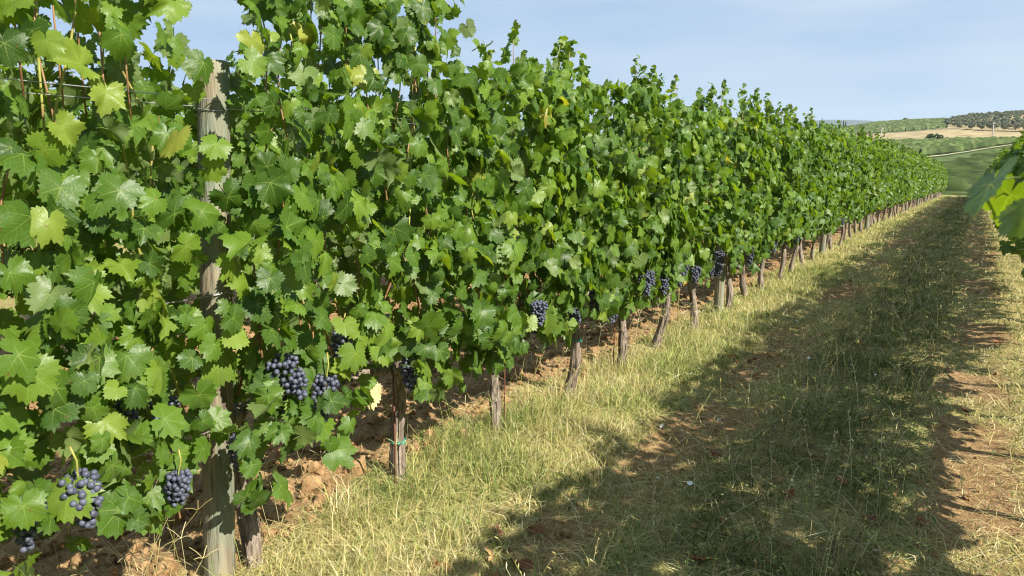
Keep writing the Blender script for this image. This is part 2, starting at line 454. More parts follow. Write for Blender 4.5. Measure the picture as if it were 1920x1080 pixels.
# ------------------------------------------------------------------ near ground
def build_ground():
    def axis(knots):
        out = []
        for (a, b, st) in knots: out.append(np.arange(a, b, st))
        return np.concatenate(out + [[knots[-1][1]]])
    xs = axis([(-24, -9, 0.5), (-9, -6, 0.12), (-6, -2.2, 0.045), (-2.2, 1.0, 0.05), (1.0, 3, 0.2), (3, 14, 0.8)])
    ys = axis([(-9, -0.5, 0.4), (-0.5, 8, 0.045), (8, 16, 0.1), (16, 40, 0.3), (40, 88, 0.8)])
    X, Y = np.meshgrid(xs, ys)
    Z = ground_z(X, Y)
    edge = np.maximum(np.maximum(smooth(-21, -24, X), smooth(11, 14, X)), np.maximum(smooth(-7, -9, Y), smooth(84, 88, Y)))
    Z = Z - 1.2 * edge
    nx, ny = len(xs), len(ys)
    i = (np.arange(ny - 1)[:, None] * nx + np.arange(nx - 1)[None, :]).ravel()
    F = np.concatenate([np.stack([i, i + 1, i + nx + 1], 1), np.stack([i, i + nx + 1, i + nx], 1)])
    cov = grass_cover(X, Y)
    me = mesh_from('ground', np.stack([X, Y, Z], -1).reshape(-1, 3), F, None, True, {'tint': ('FLOAT', cov.ravel())})
    tag(obj('ground', me, M['ground']), kind='structure')
def grass_cover(X, Y):
    """0 bare soil .. 1 full grass"""
    X = np.asarray(X, float); Y = np.asarray(Y, float)
    wob = (fbm(X * 0.3, Y, 2, 3, 0.8) - 0.5) * 0.5
    x = X + wob
    eb = np.interp(Y, [1.2, 1.8, 2.4, 3.2], [.50, .34, .14, 0.0])
    bandL = smooth(LROW - 0.42 + eb, LROW - 0.12 + eb, x) * smooth(-1.45, -1.75, x)
    mid = smooth(-1.3, -1.0, x) * smooth(0.05, -0.2, x)
    rgt = smooth(0.22, 0.5, x)
    far = smooth(BROW - 2.0, BROW - 2.6, X)
    c = np.maximum.reduce([bandL, mid * 0.85, rgt * 0.8, far * 0.7])
    farther = smooth(9, 22, Y) * smooth(LROW - 0.4, LROW - 0.1, X)
    c = np.maximum(c, 0.55 * farther * smooth(0.3, 0.6, fbm(X, Y, 4, 3, 1.2)))
    c = np.maximum(c, 0.72 * smooth(LROW - .4, LROW - .1, X) * smooth(0.34, 0.58, fbm(X, Y, 14, 4, 1.5)))
    return np.clip(c * (0.72 + 0.5 * fbm(X, Y, 1, 3, 1.6)), 0, 1)
build_ground()

# ------------------------------------------------------------------ far terrain: valley, hills, fields
AZ = lambda x: az_el(x, 300)[0]
def band(pts, r):
    a = np.array([AZ(p[0]) for p in pts]); e = np.array([az_el(*p)[1] for p in pts])
    return lambda th: EYE + r * np.tan(np.interp(th, a, e))
R1, R2, R3, R4 = 165.0, 255.0, 400.0, 560.0
z1 = band([(900, 330), (1500, 316), (1700, 312), (1920, 306), (2400, 306)], R1)
z2 = band([(900, 300), (1500, 278), (1680, 271), (1760, 270), (1920, 268), (2400, 262)], R2)
z3 = band([(900, 285), (1450, 262), (1600, 254), (1700, 247), (1765, 241), (1840, 246), (1920, 248), (2400, 244)], R3)
z4 = band([(900, 275), (1500, 252), (1560, 247), (1597, 240), (1640, 233), (1700, 230), (1780, 228), (1840, 222), (1920, 217), (2100, 214), (2500, 222)], R4)
def H(th, r):
    th = np.asarray(th, float); r = np.asarray(r, float)
    Y = r * np.cos(th)
    near = gz(np.clip(Y, -50, 130)) - 0.35
    base = -6.0
    w = smooth(math.radians(-75), math.radians(-40), th) * smooth(math.radians(60), math.radians(30), th)
    zz = [near, np.minimum(z1(th), z1(th)), z2(th), z3(th), z4(th), z4(th) - 9, np.full_like(r, 6.0), np.full_like(r, 0.0)]
    rr = [105.0, R1, R2, R3, R4, 800.0, 1500.0, 6000.0]
    out = np.where(r <= rr[0], near, 0.0)
    for k in range(len(rr) - 1):
        t = np.clip((r - rr[k]) / (rr[k + 1] - rr[k]), 0, 1)
        if k == 3: t = np.sin(t * np.pi / 2)
        if k == 4: t = 1 - np.cos(t * np.pi / 2)
        seg = zz[k] * (1 - t) + zz[k + 1] * t
        out = np.where((r > rr[k]) & (r <= rr[k + 1]), seg, out)
    flat = np.where(r <= 105, near, near * (1 - smooth(105, 260, r)) + base * smooth(105, 260, r))
    out = out * w + flat * (1 - w)
    return out + (fbm(r * np.sin(th) * 0.02, r * np.cos(th) * 0.02, 0, 3) - 0.5) * 1.2 * smooth(110, 300, r)
def polar(th, r):
    return np.stack([r * np.sin(th), r * np.cos(th), H(th, r)], -1)
def far_patch(name, tha, rra, mat, dz=0.0):
    TH, RR = np.meshgrid(tha, rra)
    V = polar(TH, RR).reshape(-1, 3); V[:, 2] += dz
    nx, ny = len(tha), len(rra)
    i = (np.arange(ny - 1)[:, None] * nx + np.arange(nx - 1)[None, :]).ravel()
    F = np.concatenate([np.stack([i, i + nx + 1, i + 1], 1), np.stack([i, i + nx, i + nx + 1], 1)])
    return tag(obj(name, mesh_from(name, V, F), mat), kind='structure')
D = math.radians
th_all = np.concatenate([np.arange(D(-180), D(-30), D(3)), np.arange(D(-30), D(20), D(0.5)), np.arange(D(20), D(180.1), D(3))])
far_patch('terrain', th_all, np.concatenate([[0.5, 20, 40, 60, 80], np.arange(95, 250, 8), np.arange(250, 600, 14), [640, 700, 800, 1000, 1500, 2500, 4000, 6000]]), M['f_green'])
th_f = np.arange(D(-30), D(18), D(0.4))
far_patch('stubble_field', th_f, np.arange(R2 + 1, R3 + 0.1, 12.0), M['f_tan'], 0.25)
far_patch('grove_soil', np.arange(AZ(1770), AZ(1990), D(0.3)), np.arange(R3 + 2, R4 - 34, 9.0), M['f_tan'], 0.45)
RP = None
def road():
    global RP
    pts = RP = [(-0.22, 178), (-0.10, 186), (AZ(1760), 190), (AZ(1800), 201), (AZ(1850), 219), (AZ(1885), 231), (AZ(1960), 250), (AZ(2100), 262)]
    a = np.linspace(pts[0][0], pts[-1][0], 120)
    r = np.interp(a, [p[0] for p in pts], [p[1] for p in pts]); r = np.convolve(np.pad(r, 5, mode='edge'), np.ones(11) / 11, 'valid')
    V = []
    for o in (-1.1, 1.1):
        p = polar(a, r + o); p[:, 2] += 0.35; V.append(p)
    V = np.concatenate(V); n = len(a); i = np.arange(n - 1)
    F = np.concatenate([np.stack([i, i + 1, i + n + 1], 1), np.stack([i, i + n + 1, i + n], 1)])
    tag(obj('dirt_road', mesh_from('dirt_road', V, F[:, ::-1]), M['f_road']), kind='structure')
    a2 = np.linspace(AZ(1500), AZ(1990), 90)                              # upper edge track of the stubble field
    r2 = np.interp(a2, [AZ(1500), AZ(1610), AZ(1760), AZ(1830), AZ(1990)], [392, 388, 398, 380, 372])
    V = []
    for o in (-1.8, 1.8):
        p = polar(a2, r2 + o); p[:, 2] += 0.5; V.append(p)
    V = np.concatenate(V); n = len(a2); i = np.arange(n - 1)
    F = np.concatenate([np.stack([i, i + 1, i + n + 1], 1), np.stack([i, i + n + 1, i + n], 1)])
    tag(obj('farm_track', mesh_from('farm_track', V, F[:, ::-1]), M['f_road']), kind='structure')
road()
def far_ridge():
    a = np.linspace(D(-40), D(40), 160); v, n = [], len(a)
    px = [AZ(x) for x in (900, 1300, 1430, 1520, 1600, 1700, 2300)]
    hh = [40, 90, 150, 175, 160, 120, 60]
    top = np.interp(a, px, hh) + 60 * (fbm(a * 14, a * 0, 3, 4) - 0.5)
    for r, k in ((5200, 0.0), (5600, 0.75), (6000, 1.0), (6400, 0.0)):
        v.append(np.stack([r * np.sin(a), r * np.cos(a), top * k - 10], -1))
    V = np.concatenate(v); F = []
    i = np.arange(n - 1)
    for k in range(3):
        q = i + k * n
        F += [np.stack([q, q + n + 1, q + 1], 1), np.stack([q, q + n, q + n + 1], 1)]
    tag(obj('far_hills', mesh_from('far_hills', V, np.concatenate(F)), M['f_ridge']), kind='structure')
far_ridge()

# rows of vines on the far fields: real hedge rows, joined, too far to count
def far_rows(name, label, tha, thb, ra, rb, step, ang, seed, cols, fa=None, fb=None):
    rng = RS(seed); acc = Acc()
    c, s = math.cos(ang), math.sin(ang)
    P = np.array([[r * math.sin(t), r * math.cos(t)] for t in (tha, thb) for r in (ra, rb)])
    q = np.stack([P[:, 0] * c + P[:, 1] * s, -P[:, 0] * s + P[:, 1] * c], 1)
    lo, hi = q.min(0), q.max(0)
    for w in np.arange(lo[1], hi[1], step):
        u = np.arange(lo[0], hi[0], 1.3); u = u + rng.uniform(-.4, .4, len(u))
        x, y = u * c - w * s, u * s + w * c
        r = np.hypot(x, y); t = np.arctan2(x, y)
        ok = (t > tha) & (t < thb) & (r > ra) & (r < rb)
        if fa is not None: ok &= r > fa(t)
        if fb is not None: ok &= r < fb(t)
        x, y, r, t = x[ok], y[ok], r[ok], t[ok]
        if len(x) < 3: continue
        n = len(x)
        z = H(t, r)
        hgt = rng.uniform(1.3, 1.9, n); wd = rng.uniform(0.3, 0.5, n)
        sx, sy = -s, c
        v = np.stack([np.stack([x + sx * wd, y + sy * wd, z + 0.45], 1), np.stack([x + sx * wd * .5, y + sy * wd * .5, z + hgt], 1),
                      np.stack([x - sx * wd * .5, y - sy * wd * .5, z + hgt], 1), np.stack([x - sx * wd, y - sy * wd, z + 0.45], 1)], 1)
        i = np.arange(n - 1)[np.diff(u[ok]) < 4] * 4
        f = []
        for k in range(3):
            f += [np.stack([i + k, i + k + 1, i + 4 + k + 1], 1), np.stack([i + k, i + 4 + k + 1, i + 4 + k], 1)]
        cc = np.array(cols)[rng.randint(0, len(cols), n)] * rng.uniform(0.75, 1.25, n)[:, None]
        cc = np.concatenate([np.repeat(cc, 4, 0) * rng.uniform(.6, 1.4, 4 * n)[:, None], np.ones((4 * n, 1))], 1)
        acc.v.append(v.reshape(-1, 3)); acc.f.append(np.concatenate(f) + acc.n); acc.n += 4 * n; acc.a.append(cc)
    tag(obj(name, acc.mesh(name, 'tint', False), M['hedge']), label, 'vineyard', kind='stuff')
VG = [(0.050, 0.078, 0.02), (0.066, 0.098, 0.027), (0.085, 0.115, 0.037)]
far_rows('valley_vineyard', 'green block of vine rows in the valley below the stubble field', D(-16), D(7), 170.0, R2 - 1, 2.5, 1.05, 3, VG, fa=lambda t: 4.5 + np.interp(t, [p[0] for p in RP], [p[1] for p in RP]))
far_rows('lower_vineyard', 'vine rows on the slope below the dirt road', D(-14), D(7), 112.0, 250.0, 2.6, -0.05, 5, VG, fb=lambda t: -36.0 + np.interp(t, [p[0] for p in RP], [p[1] for p in RP]))
far_rows('hilltop_vineyard', 'green vineyard along the crest of the far hill', D(-14), D(6), R3 + 4, R4 + 40, 3.6, 0.95, 4, [(0.055, 0.085, 0.025), (0.075, 0.105, 0.035), (0.095, 0.12, 0.045)], fa=lambda t: np.where(t > AZ(1764), R4 - 36, 0))

# ------------------------------------------------------------------ far trees
def leaf_cloud(rng, lobes, n, size, cols, flat=0.0):
    """small two-triangle leaf clumps spread through ellipsoid lobes (cx,cy,cz,rx,ry,rz)"""
    L = np.array(lobes, float); w = (L[:, 3] * L[:, 4] * L[:, 5]) ** 0.66; k = rng.choice(len(L), n, p=w / w.sum())
    d = rng.normal(size=(n, 3)); d /= np.linalg.norm(d, axis=1)[:, None]
    rad = rng.uniform(0.45, 1.0, n) ** 0.6
    p = L[k, :3] + d * L[k, 3:] * rad[:, None]
    nr = d + rng.normal(size=(n, 3)) * 0.6; tp = rng.normal(size=(n, 3))
    R = frames(tp, nr)
    q = np.array([[-.5, -.5, 0], [.5, -.4, .1], [.45, .5, 0], [-.4, .45, -.1]])
    s = rng.uniform(0.6, 1.3, n) * size
    V = (np.einsum('nij,mj->nmi', R, q) * s[:, None, None] + p[:, None]).reshape(-1, 3)
    i = np.arange(n) * 4
    F = np.concatenate([np.stack([i, i + 1, i + 2], 1), np.stack([i, i + 2, i + 3], 1)])
    c = np.array(cols)[rng.randint(0, len(cols), n)] * rng.uniform(0.8, 1.2, n)[:, None]
    return V, F, np.repeat(np.concatenate([c, np.ones((n, 1))], 1), 4, 0)
def tree_proto(seed, kind):
    rng = RS(seed)
    if kind == 'olive':
        lobes = [(rng.uniform(-1, 1), rng.uniform(-1, 1), rng.uniform(2.0, 3.4), rng.uniform(.9, 1.5), rng.uniform(.9, 1.5), rng.uniform(.7, 1.2)) for _ in range(6)]
        V, F, A = leaf_cloud(rng, lobes, 420, 0.42, [(0.165, 0.185, 0.115), (0.225, 0.24, 0.16), (0.12, 0.14, 0.08)])
        trunk = [(0, 0, -.3), (0.08, 0.05, .6), (-.05, .1, 1.3), (.1, 0, 2.2)]; tr = [.28, .2, .17, .08]
    elif kind == 'cypress':
        h = rng.uniform(8.5, 11); lobes = [(0, 0, h * t, 0.75 * (1 - t) ** .6 + .12, 0.75 * (1 - t) ** .6 + .12, h * .1) for t in np.linspace(.1, .97, 12)]
        V, F, A = leaf_cloud(rng, lobes, 420, 0.5, [(0.018, 0.035, 0.015), (0.03, 0.05, 0.02)])
        trunk = [(0, 0, -.4), (0, 0, 2), (0, 0, h * .8)]; tr = [.25, .18, .05]
    else:
        lobes = [(rng.uniform(-2.6, 2.6), rng.uniform(-1, 1), rng.uniform(.8, 2.3), rng.uniform(.9, 1.5), rng.uniform(.9, 1.5), rng.uniform(.7, 1.1)) for _ in range(8)]
        V, F, A = leaf_cloud(rng, lobes, 900, 0.36, [(0.04, 0.065, 0.028), (0.065, 0.09, 0.04)])
        trunk = [(0, 0, -.3), (.1, 0, .8), (0, .1, 1.8)]; tr = [.16, .12, .05]
    cm = mesh_from(kind + '_crown', V, F, None, False, {'tint': ('FLOAT_COLOR', A)})
    cm.materials.append(M['cypress'] if kind == 'cypress' else M['olive'])
    tv, tf = tube(trunk, tr, 7); tm = mesh_from(kind + '_trunk', tv, tf); tm.materials.append(M['wood_trunk'])
    return cm, tm
def place_tree(name, proto, th, r, sc, rot, label, cat, group=None):
    p = polar(np.array(th), np.array(r))
    t = thing(name, tuple(p), label, cat, group); t.rotation_euler = (0, 0, rot); t.scale = (sc, sc, sc)
    obj('crown', proto[0], None, t); obj('trunk', proto[1], None, t)
    return t
def far_trees():
    rng = RS(21)
    P = [tree_proto(s, 'olive') for s in (1, 2, 3, 4)]
    n = 0
    for r in np.arange(R3 + 6, R4 - 38, 7.0):
        f = (r - R3) / (R4 - R3)
        lo = np.interp(f, [0, .25, .6, 1], [AZ(1800), AZ(1766), AZ(1790), AZ(1830)]); hi = AZ(1928)
        for th in np.arange(lo, hi, 4.1 / r):
            t2 = th + rng.uniform(-.6, .6) / r; r2 = r + rng.uniform(-.7, .7)
            place_tree('olive_tree', P[rng.randint(4)], t2, r2, rng.uniform(.62, .85), rng.uniform(0, 6.28), 'grey-green olive tree in the grove on the far hillside', 'olive tree', 'olive trees in the hillside grove'); n += 1
    C = [tree_proto(s, 'cypress') for s in (31, 32, 33)]
    for k, (x, sc) in enumerate([(1532, .95), (1536, 1.0), (1540, .85), (1546, .7), (1551, .65), (1556, .75), (1561, .6), (1570, .6), (1576, .85), (1580, .75)]):
        place_tree('cypress_tree', C[k % 3], AZ(x), 600 + 6 * (k % 3), sc, k, 'dark slim cypress in the clump on the skyline left of the hill', 'cypress', 'cypresses on the skyline')
    B = tree_proto(41, 'bush')
    place_tree('round_bush', B, AZ(1750), R2 + 8, 0.85, 0.1, 'dark green bush alone at the foot of the stubble field', 'bush')
    place_tree('crest_tree', P[1], AZ(1690), R4 - 2, 0.9, 0.4, 'tiny lone tree on the crest of the far hill', 'tree')
    for x, r, h, lab in ((1648, R2 + 6, 5.0, 'pale thin pole at the stubble field beside the vine tops'), (1855, R2 + 12, 5.6, 'pale thin pole at the stubble field near the olive grove')):
        p = polar(np.array(AZ(x)), np.array(r))
        t = thing('utility_pole', tuple(p), lab, 'pole', 'poles on the stubble field')
        v, f = tube([(0, 0, -.4), (0.02, 0, h * .5), (0, 0, h)], [.13, .12, .10], 8)
        obj('shaft', mesh_from('pole_shaft', v, f), M['pole'], t)
        v, f = box((0, 0, h - .45), (1.1, .1, .12)); obj('crossbar', mesh_from('pole_bar', v, f, None, False), M['pole'], t)
far_trees()

# ------------------------------------------------------------------ grape leaf templates
_LK = np.array([(0, 1.0), (22, .76), (46, .93), (76, .66), (102, .79), (140, .66), (163, .52), (174, .30), (180, .07)])
def leaf_template(seed, teeth, ring, curl=1.0, petiole=True):
    rng = RS(seed)
    half = []
    for side in (0, 1):
        a = [0.0] if side == 0 else []
        st = 172.0 / (teeth * 2)
        for k in range(1, teeth * 2 + 1):
            a.append(k * st + rng.uniform(-.18, .18) * st)
        half.append(np.array(a))
    ang = np.concatenate([half[0], [180.0], 360 - half[1][::-1]])
    aa = np.where(ang > 180, 360 - ang, ang)
    kr = _LK[:, 1] * (1 + rng.uniform(-.13, .13, len(_LK))); curl = curl * rng.choice([.6, .9, 1.2, 1.7, 2.1])
    r = np.interp(aa, _LK[:, 0], kr)
    idx = np.arange(len(ang)); d = np.minimum(idx, len(ang) - idx)
    tooth = np.where(d % 2 == 0, 1.065, 0.91) * (1 + rng.uniform(-.03, .03, len(ang)))
    r = np.where((aa > 1) & (aa < 170), r * tooth, r)
    t = np.radians(ang)
    O = np.stack([r * np.sin(t), r * np.cos(t)], 1)
    n = len(O)
    V2 = [np.zeros((1, 2))]; F = []
    if ring:
        q = np.arange(0, n, 2); V2.append(O[q] * 0.55); m = len(q)
        V2.append(O); b = 1 + m
        for k in range(m):
            k2 = (k + 1) % m
            F.append((0, 1 + k2, 1 + k))
            o0, o1, o2 = b + q[k], b + (q[k] + 1) % n, b + (q[k2] if k2 else 0)
            F += [(1 + k, o1, o0), (1 + k, 1 + k2, o1)]
            if o2 != o1: F.append((1 + k2, o2, o1))
    else:
        V2.append(O)
        F += [(0, 1 + (k + 1) % n, 1 + k) for k in range(n)]
    xy = np.concatenate(V2)
    x, y = xy[:, 0], xy[:, 1]; rr = np.hypot(x, y); th = np.arctan2(x, y)
    z = rng.uniform(-.45, .35) * np.abs(x) * curl                                      # fold along the midrib
    z = z - rng.uniform(.05, .50) * np.maximum(y, 0) ** 2 * curl - rng.uniform(.0, .45) * x * x * curl
    z = z + curl * rng.uniform(.05, .13) * rr ** 2 * np.sin(rng.randint(3, 6) * th + rng.uniform(0, 6))
    z = z + curl * .05 * rr ** 3 * np.sin(9 * th + rng.uniform(0, 6))
    V = np.stack([x, y, z], 1); uv = xy.copy()
    if petiole:
        b = len(V); w = 0.022
        pth = np.array([(0, 0, -.005), (0.02, -.28, -.16), (0.0, -.50, -.42)])
        pv = np.concatenate([pth + o for o in ((-w, 0, 0), (w, 0, 0), (0, 0, -w * 1.6))])
        V = np.concatenate([V, pv]); uv = np.concatenate([uv, np.tile([[0.0, 0.3]], (9, 1))])
        for s0, s1 in ((0, 1), (1, 2), (2, 0)):
            for k in (0, 1):
                a0, a1, b0, b1 = b + s0 * 3 + k, b + s0 * 3 + k + 1, b + s1 * 3 + k, b + s1 * 3 + k + 1
                F += [(a0, b0, b1), (a0, b1, a1)]
    sc = 1 / 1.55
    return V * sc, np.array(F), uv
HI = [leaf_template(100 + k, 12, True) for k in range(18)]
MID = [leaf_template(200 + k, 8, False) for k in range(10)]
LOW = [leaf_template(300 + k, 4, False, 1.0, False) for k in range(6)]
HI_ME = []
for k, (v, f, uv) in enumerate(HI):
    me = mesh_from('vine_leaf', v, f, uv); me.materials.append(M['leaf_obj']); HI_ME.append(me)

# ------------------------------------------------------------------ canopy generator
SUN2 = np.array(SUN_DIR)
def canopy(seed, y0, n, top=2.12, bot=0.60, half=0.46, thick=0.30, front=0.58, shoots=3, world_y=None):
    """leaf positions in the vine's own frame: x across the row (+x = sunny side), y along it"""
    rng = RS(seed)
    out = []
    m = n * 5
    y = rng.uniform(-half - .03, half + .03, m)
    Y = y + (y0 if world_y is None else world_y)
    tp = top + 0.20 * (fbm(Y, 0 * Y, 7.7, 3, 1.7) - .5) * 2
    bt = bot + 0.16 * (fbm(Y, 0 * Y, 2.2, 3, 2.1) - .5) * 2
    z = bt + (tp - bt) * rng.uniform(0, 1, m) ** 0.94
    g = fbm(Y, z, 11.0, 3, 2.3)
    hz = (z - bt) / (tp - bt)
    t = thick * (0.42 + 1.25 * g) * np.interp(hz, [0, .15, .75, 1], [.75, 1.08, 1.0, .55])
    side = np.where(rng.uniform(size=m) < front, 1.0, -1.0)
    x = side * t * rng.uniform(0.12, 1.0, m) ** 0.5 + rng.normal(size=m) * .025
    keep = rng.uniform(size=m) < np.clip(2.6 * (fbm(Y + 30, z, side * 3 + x * 2, 3, 3.1) - .26), 0.04, 1) * np.interp(hz, [0, .10, .22], [.65, .9, 1])
    i = np.where(keep)[0][:n]
    x, y, z, side = x[i], y[i], z[i], side[i]
    size = (0.052 + 0.098 * rng.beta(1.6, 1.7, len(i))) * np.interp(z, [.5, 1.3, 2.1], [1.05, 1.0, .82])
    n0 = np.stack([side * 0.75, np.zeros(len(i)), np.full(len(i), 0.36)], 1) + 0.15 * SUN2 + rng.normal(size=(len(i), 3)) * np.array([.60, .85, .60])
    tip = np.stack([side * 0.25, rng.normal(size=len(i)) * .62, -0.75 + rng.normal(size=len(i)) * .55], 1)
    # shoots that poke out of the top, with smaller leaves
    px, pz, sh = [], [], []
    for k in range(shoots):
        ys, xs = rng.uniform(-half, half), rng.uniform(-.16, .16)
        h = rng.uniform(.10, .34); lean = rng.normal(size=2) * .18
        zs = top + .0
        tt = np.linspace(0, 1, int(7 + h * 42))
        px.append(np.stack([xs + lean[0] * tt * h + rng.normal(size=len(tt)) * .04 * (1.3 - tt), ys + lean[1] * tt * h + rng.normal(size=len(tt)) * .045 * (1.3 - tt), zs - .1 + (h + .1) * tt], 1)); pz.append(tt)
        sh.append((xs, ys, zs + h, lean * h))
    p = np.stack([x, y, z], 1)
    if shoots:
        q = np.concatenate(px); tt = np.concatenate(pz); k = len(q)
        p = np.concatenate([p, q]); size = np.concatenate([size, rng.uniform(.075, .125, k) * (1 - .45 * tt)])
        n0 = np.concatenate([n0, rng.normal(size=(k, 3)) * .6 + np.array([.35, 0, .5])])
        tip = np.concatenate([tip, rng.normal(size=(k, 3)) * .6 + np.array([0, 0, -.25])])
        side = np.concatenate([side, np.ones(k)])
    R = frames(tip, n0)
    # blade origin (petiole junction) sits so that the blade hangs from p
    return dict(p=p, R=R, s=size, tint=np.clip(rng.beta(2.2, 2.6, len(p)) + .18 * (p[:, 2] > top - .12), 0, .97) + 0.0, which=rng.randint(0, 60, len(p)), shoots=sh)
def shoot_paths(seed, n, top, half, extra=()):
    rng = RS(seed); out = []
    for k in range(n):
        y0 = -half + 2 * half * (k + rng.uniform(.2, .8)) / n
        h = top - rng.uniform(.15, .7)
        tt = np.linspace(0, 1, 9)
        xo, yo = rng.uniform(-.17, .17), y0 + rng.uniform(-.32, .32)
        P = np.stack([xo * np.sin(tt * 1.6) + rng.normal(size=9) * .012, y0 + (yo - y0) * tt + rng.normal(size=9) * .014 + rng.uniform(-.08, .08) * np.sin(tt * 3.1), .72 + (h - .72) * tt], 1)
        out.append((P, np.linspace(.0055, .003, 9)))
    for xs, ys, zt, lean in extra:
        tt = np.linspace(0, 1, 6)
        out.append((np.stack([xs + lean[0] * tt ** 3, ys + lean[1] * tt ** 3, 1.75 + (zt - .05 - 1.75) * tt], 1), np.linspace(.0035, .0015, 6)))
    return out

# ------------------------------------------------------------------ trunks, bunches
def trunk_mesh(seed, hi=True, lean=(0.0, 0.0), h=0.74, rad=0.030):
    rng = RS(seed); m = 30 if hi else 12; n = 18 if hi else 9
    tt = np.linspace(0, 1, m)
    w1, w2 = rng.uniform(0, 6, 2)
    P = np.stack([lean[0] * tt + .034 * np.sin(tt * 5 + w1) - .034 * math.sin(w1), lean[1] * tt + .036 * np.sin(tt * 4.2 + w2) - .036 * math.sin(w2), -.12 + (h + .12) * tt], 1)
    rd = rad * (1.18 - .28 * tt + .30 * smooth(.86, 1, tt) + .18 * smooth(.2, 0, tt)) * (1 + .10 * np.sin(tt * 19 + w1))
    tw = rng.uniform(-1.5, 1.5)
    def prof(k, a):
        t = k / (m - 1.0)
        return 1 + .13 * np.sin(5 * (a + tw * t) + w1) + .09 * np.sin(9 * (a + tw * t) + 2.1 * w2 + 3 * t) + .16 * (noise3(np.cos(a) * 3 + 7, np.sin(a) * 3 + seed, t * 9) - .5)
    acc = Acc(); acc.add(*tube(P, rd, n, True, prof))
    if hi:                                                   # loose strips of bark
        for k in range(16):
            a = rng.uniform(0, 6.28); t0 = rng.uniform(.05, .75); L = rng.uniform(.10, .28)
            q = np.linspace(t0, min(1, t0 + L), 5)
            c = np.stack([np.interp(q, tt, P[:, j]) for j in range(3)], 1); rr = np.interp(q, tt, rd) * 1.08
            out = np.array([math.cos(a), math.sin(a), 0]); sd = np.array([-math.sin(a), math.cos(a), 0])
            lift = np.array([.5, 0, 0, .1, 1]) * rng.uniform(.001, .008)
            w = rng.uniform(.003, .006)
            cc = c + out * (rr + lift)[:, None]
            v = np.concatenate([cc - sd * w, cc + sd * w, cc + out * .0025]); i = np.arange(4)
            f = np.concatenate([np.stack([i, i + 10, i + 11], 1), np.stack([i, i + 11, i + 1], 1), np.stack([i + 10, i + 5, i + 6], 1), np.stack([i + 10, i + 6, i + 11], 1)])
            acc.add(v, f)
    return acc.mesh('vine_trunk'), P, rd
def cordon_mesh(seed, top, half):
    rng = RS(seed); acc = Acc()
    for sgn in (-1, 1):
        tt = np.linspace(0, 1, 12)
        P = np.stack([top[0] + rng.normal(size=12) * .008, top[1] + sgn * half * 1.02 * tt, top[2] - .03 + .05 * np.sin(tt * 2.2) + rng.normal(size=12) * .006], 1)
        acc.add(*tube(P, np.linspace(.019, .010, 12), 9, True, lambda k, a: 1 + .15 * np.sin(4 * a + k) + 0 * k))
    return acc.mesh('vine_cordon')
def bunch_layout(seed, n):
    rng = RS(seed); P = []
    L = rng.uniform(.13, .17); W = rng.uniform(.040, .052); bend = rng.uniform(-.02, .02, 2)
    tries = 0
    while len(P) < n and tries < 9000:
        tries += 1
        t = rng.uniform(0, 1) ** 1.15
        w = W * np.interp(t, [0, .15, .4, .75, 1], [.75, 1.0, .95, .66, .25])
        a = rng.uniform(0, 6.28); r = w * rng.uniform(.12, 1) ** .5
        p = np.array([r * math.cos(a) + bend[0] * t, r * math.sin(a) + bend[1] * t, -.015 - L * t])
        if all(np.sum((p - q) ** 2) > .0132 ** 2 for q in P): P.append(p)
    P = np.array(P)
    return P, rng.uniform(.0078, .0094, len(P))
def stalk_mesh():
    v, f = tube([(0, 0, .07), (.006, .003, .03), (0, 0, -.01), (0, 0, -.10)], [.003, .0028, .0025, .0015], 6)
    return mesh_from('bunch_stalk', v, f)
STALK = stalk_mesh(); STALK.materials.append(M['green_shoot'])
BERRY = mesh_from('berry', ICO2[0], ICO2[1]); BERRY.materials.append(M['berry'])
BUNCH = []
for k in range(4):
    P, rd = bunch_layout(500 + k, 92)
    acc = Acc()
    for p, r in zip(P, rd): acc.add(ICO1[0] * r + p, ICO1[1])
    me = acc.mesh('berries'); me.materials.append(M['berry']); BUNCH.append(me)
def add_bunch(parent, loc, seed, single=False, sc=1.0, label=None):
    rng = RS(seed)
    rot = rng.uniform(0, 6.28)
    if single:
        b = obj('grape_bunch', STALK, None, parent, loc)
        P, rd = bunch_layout(seed, 92)
        for p, r in zip(P, rd):
            o = obj('berry', BERRY, None, b, tuple(p)); o.scale = (r, r, r * 1.03)
    else:
        b = obj('grape_bunch', BUNCH[seed % 4], None, parent, loc)
    b.rotation_euler = (rng.normal() * .12, rng.normal() * .12, rot); b.scale = (sc * 1.10,) * 3
    if label: b['label'] = label
    return b
def add_tie(vine, P, rd, z):
    t = np.interp(z, P[:, 2], np.arange(len(P))); k = int(t)
    c = P[k]; r = rd[k] * 1.25
    a = np.linspace(0, 2 * np.pi * 1.96, 30)
    pth = np.stack([c[0] + r * np.cos(a), c[1] + r * np.sin(a), z + .010 * a / 6 + .004 * np.sin(2 * a)], 1)
    pth = np.concatenate([pth, pth[-1:] + np.array([[.015, -.01, .004], [.035, -.03, -.004]])])
    v, f = tube(pth, .0026, 6); obj('tie', mesh_from('tie', v, f), M['tie'], vine)

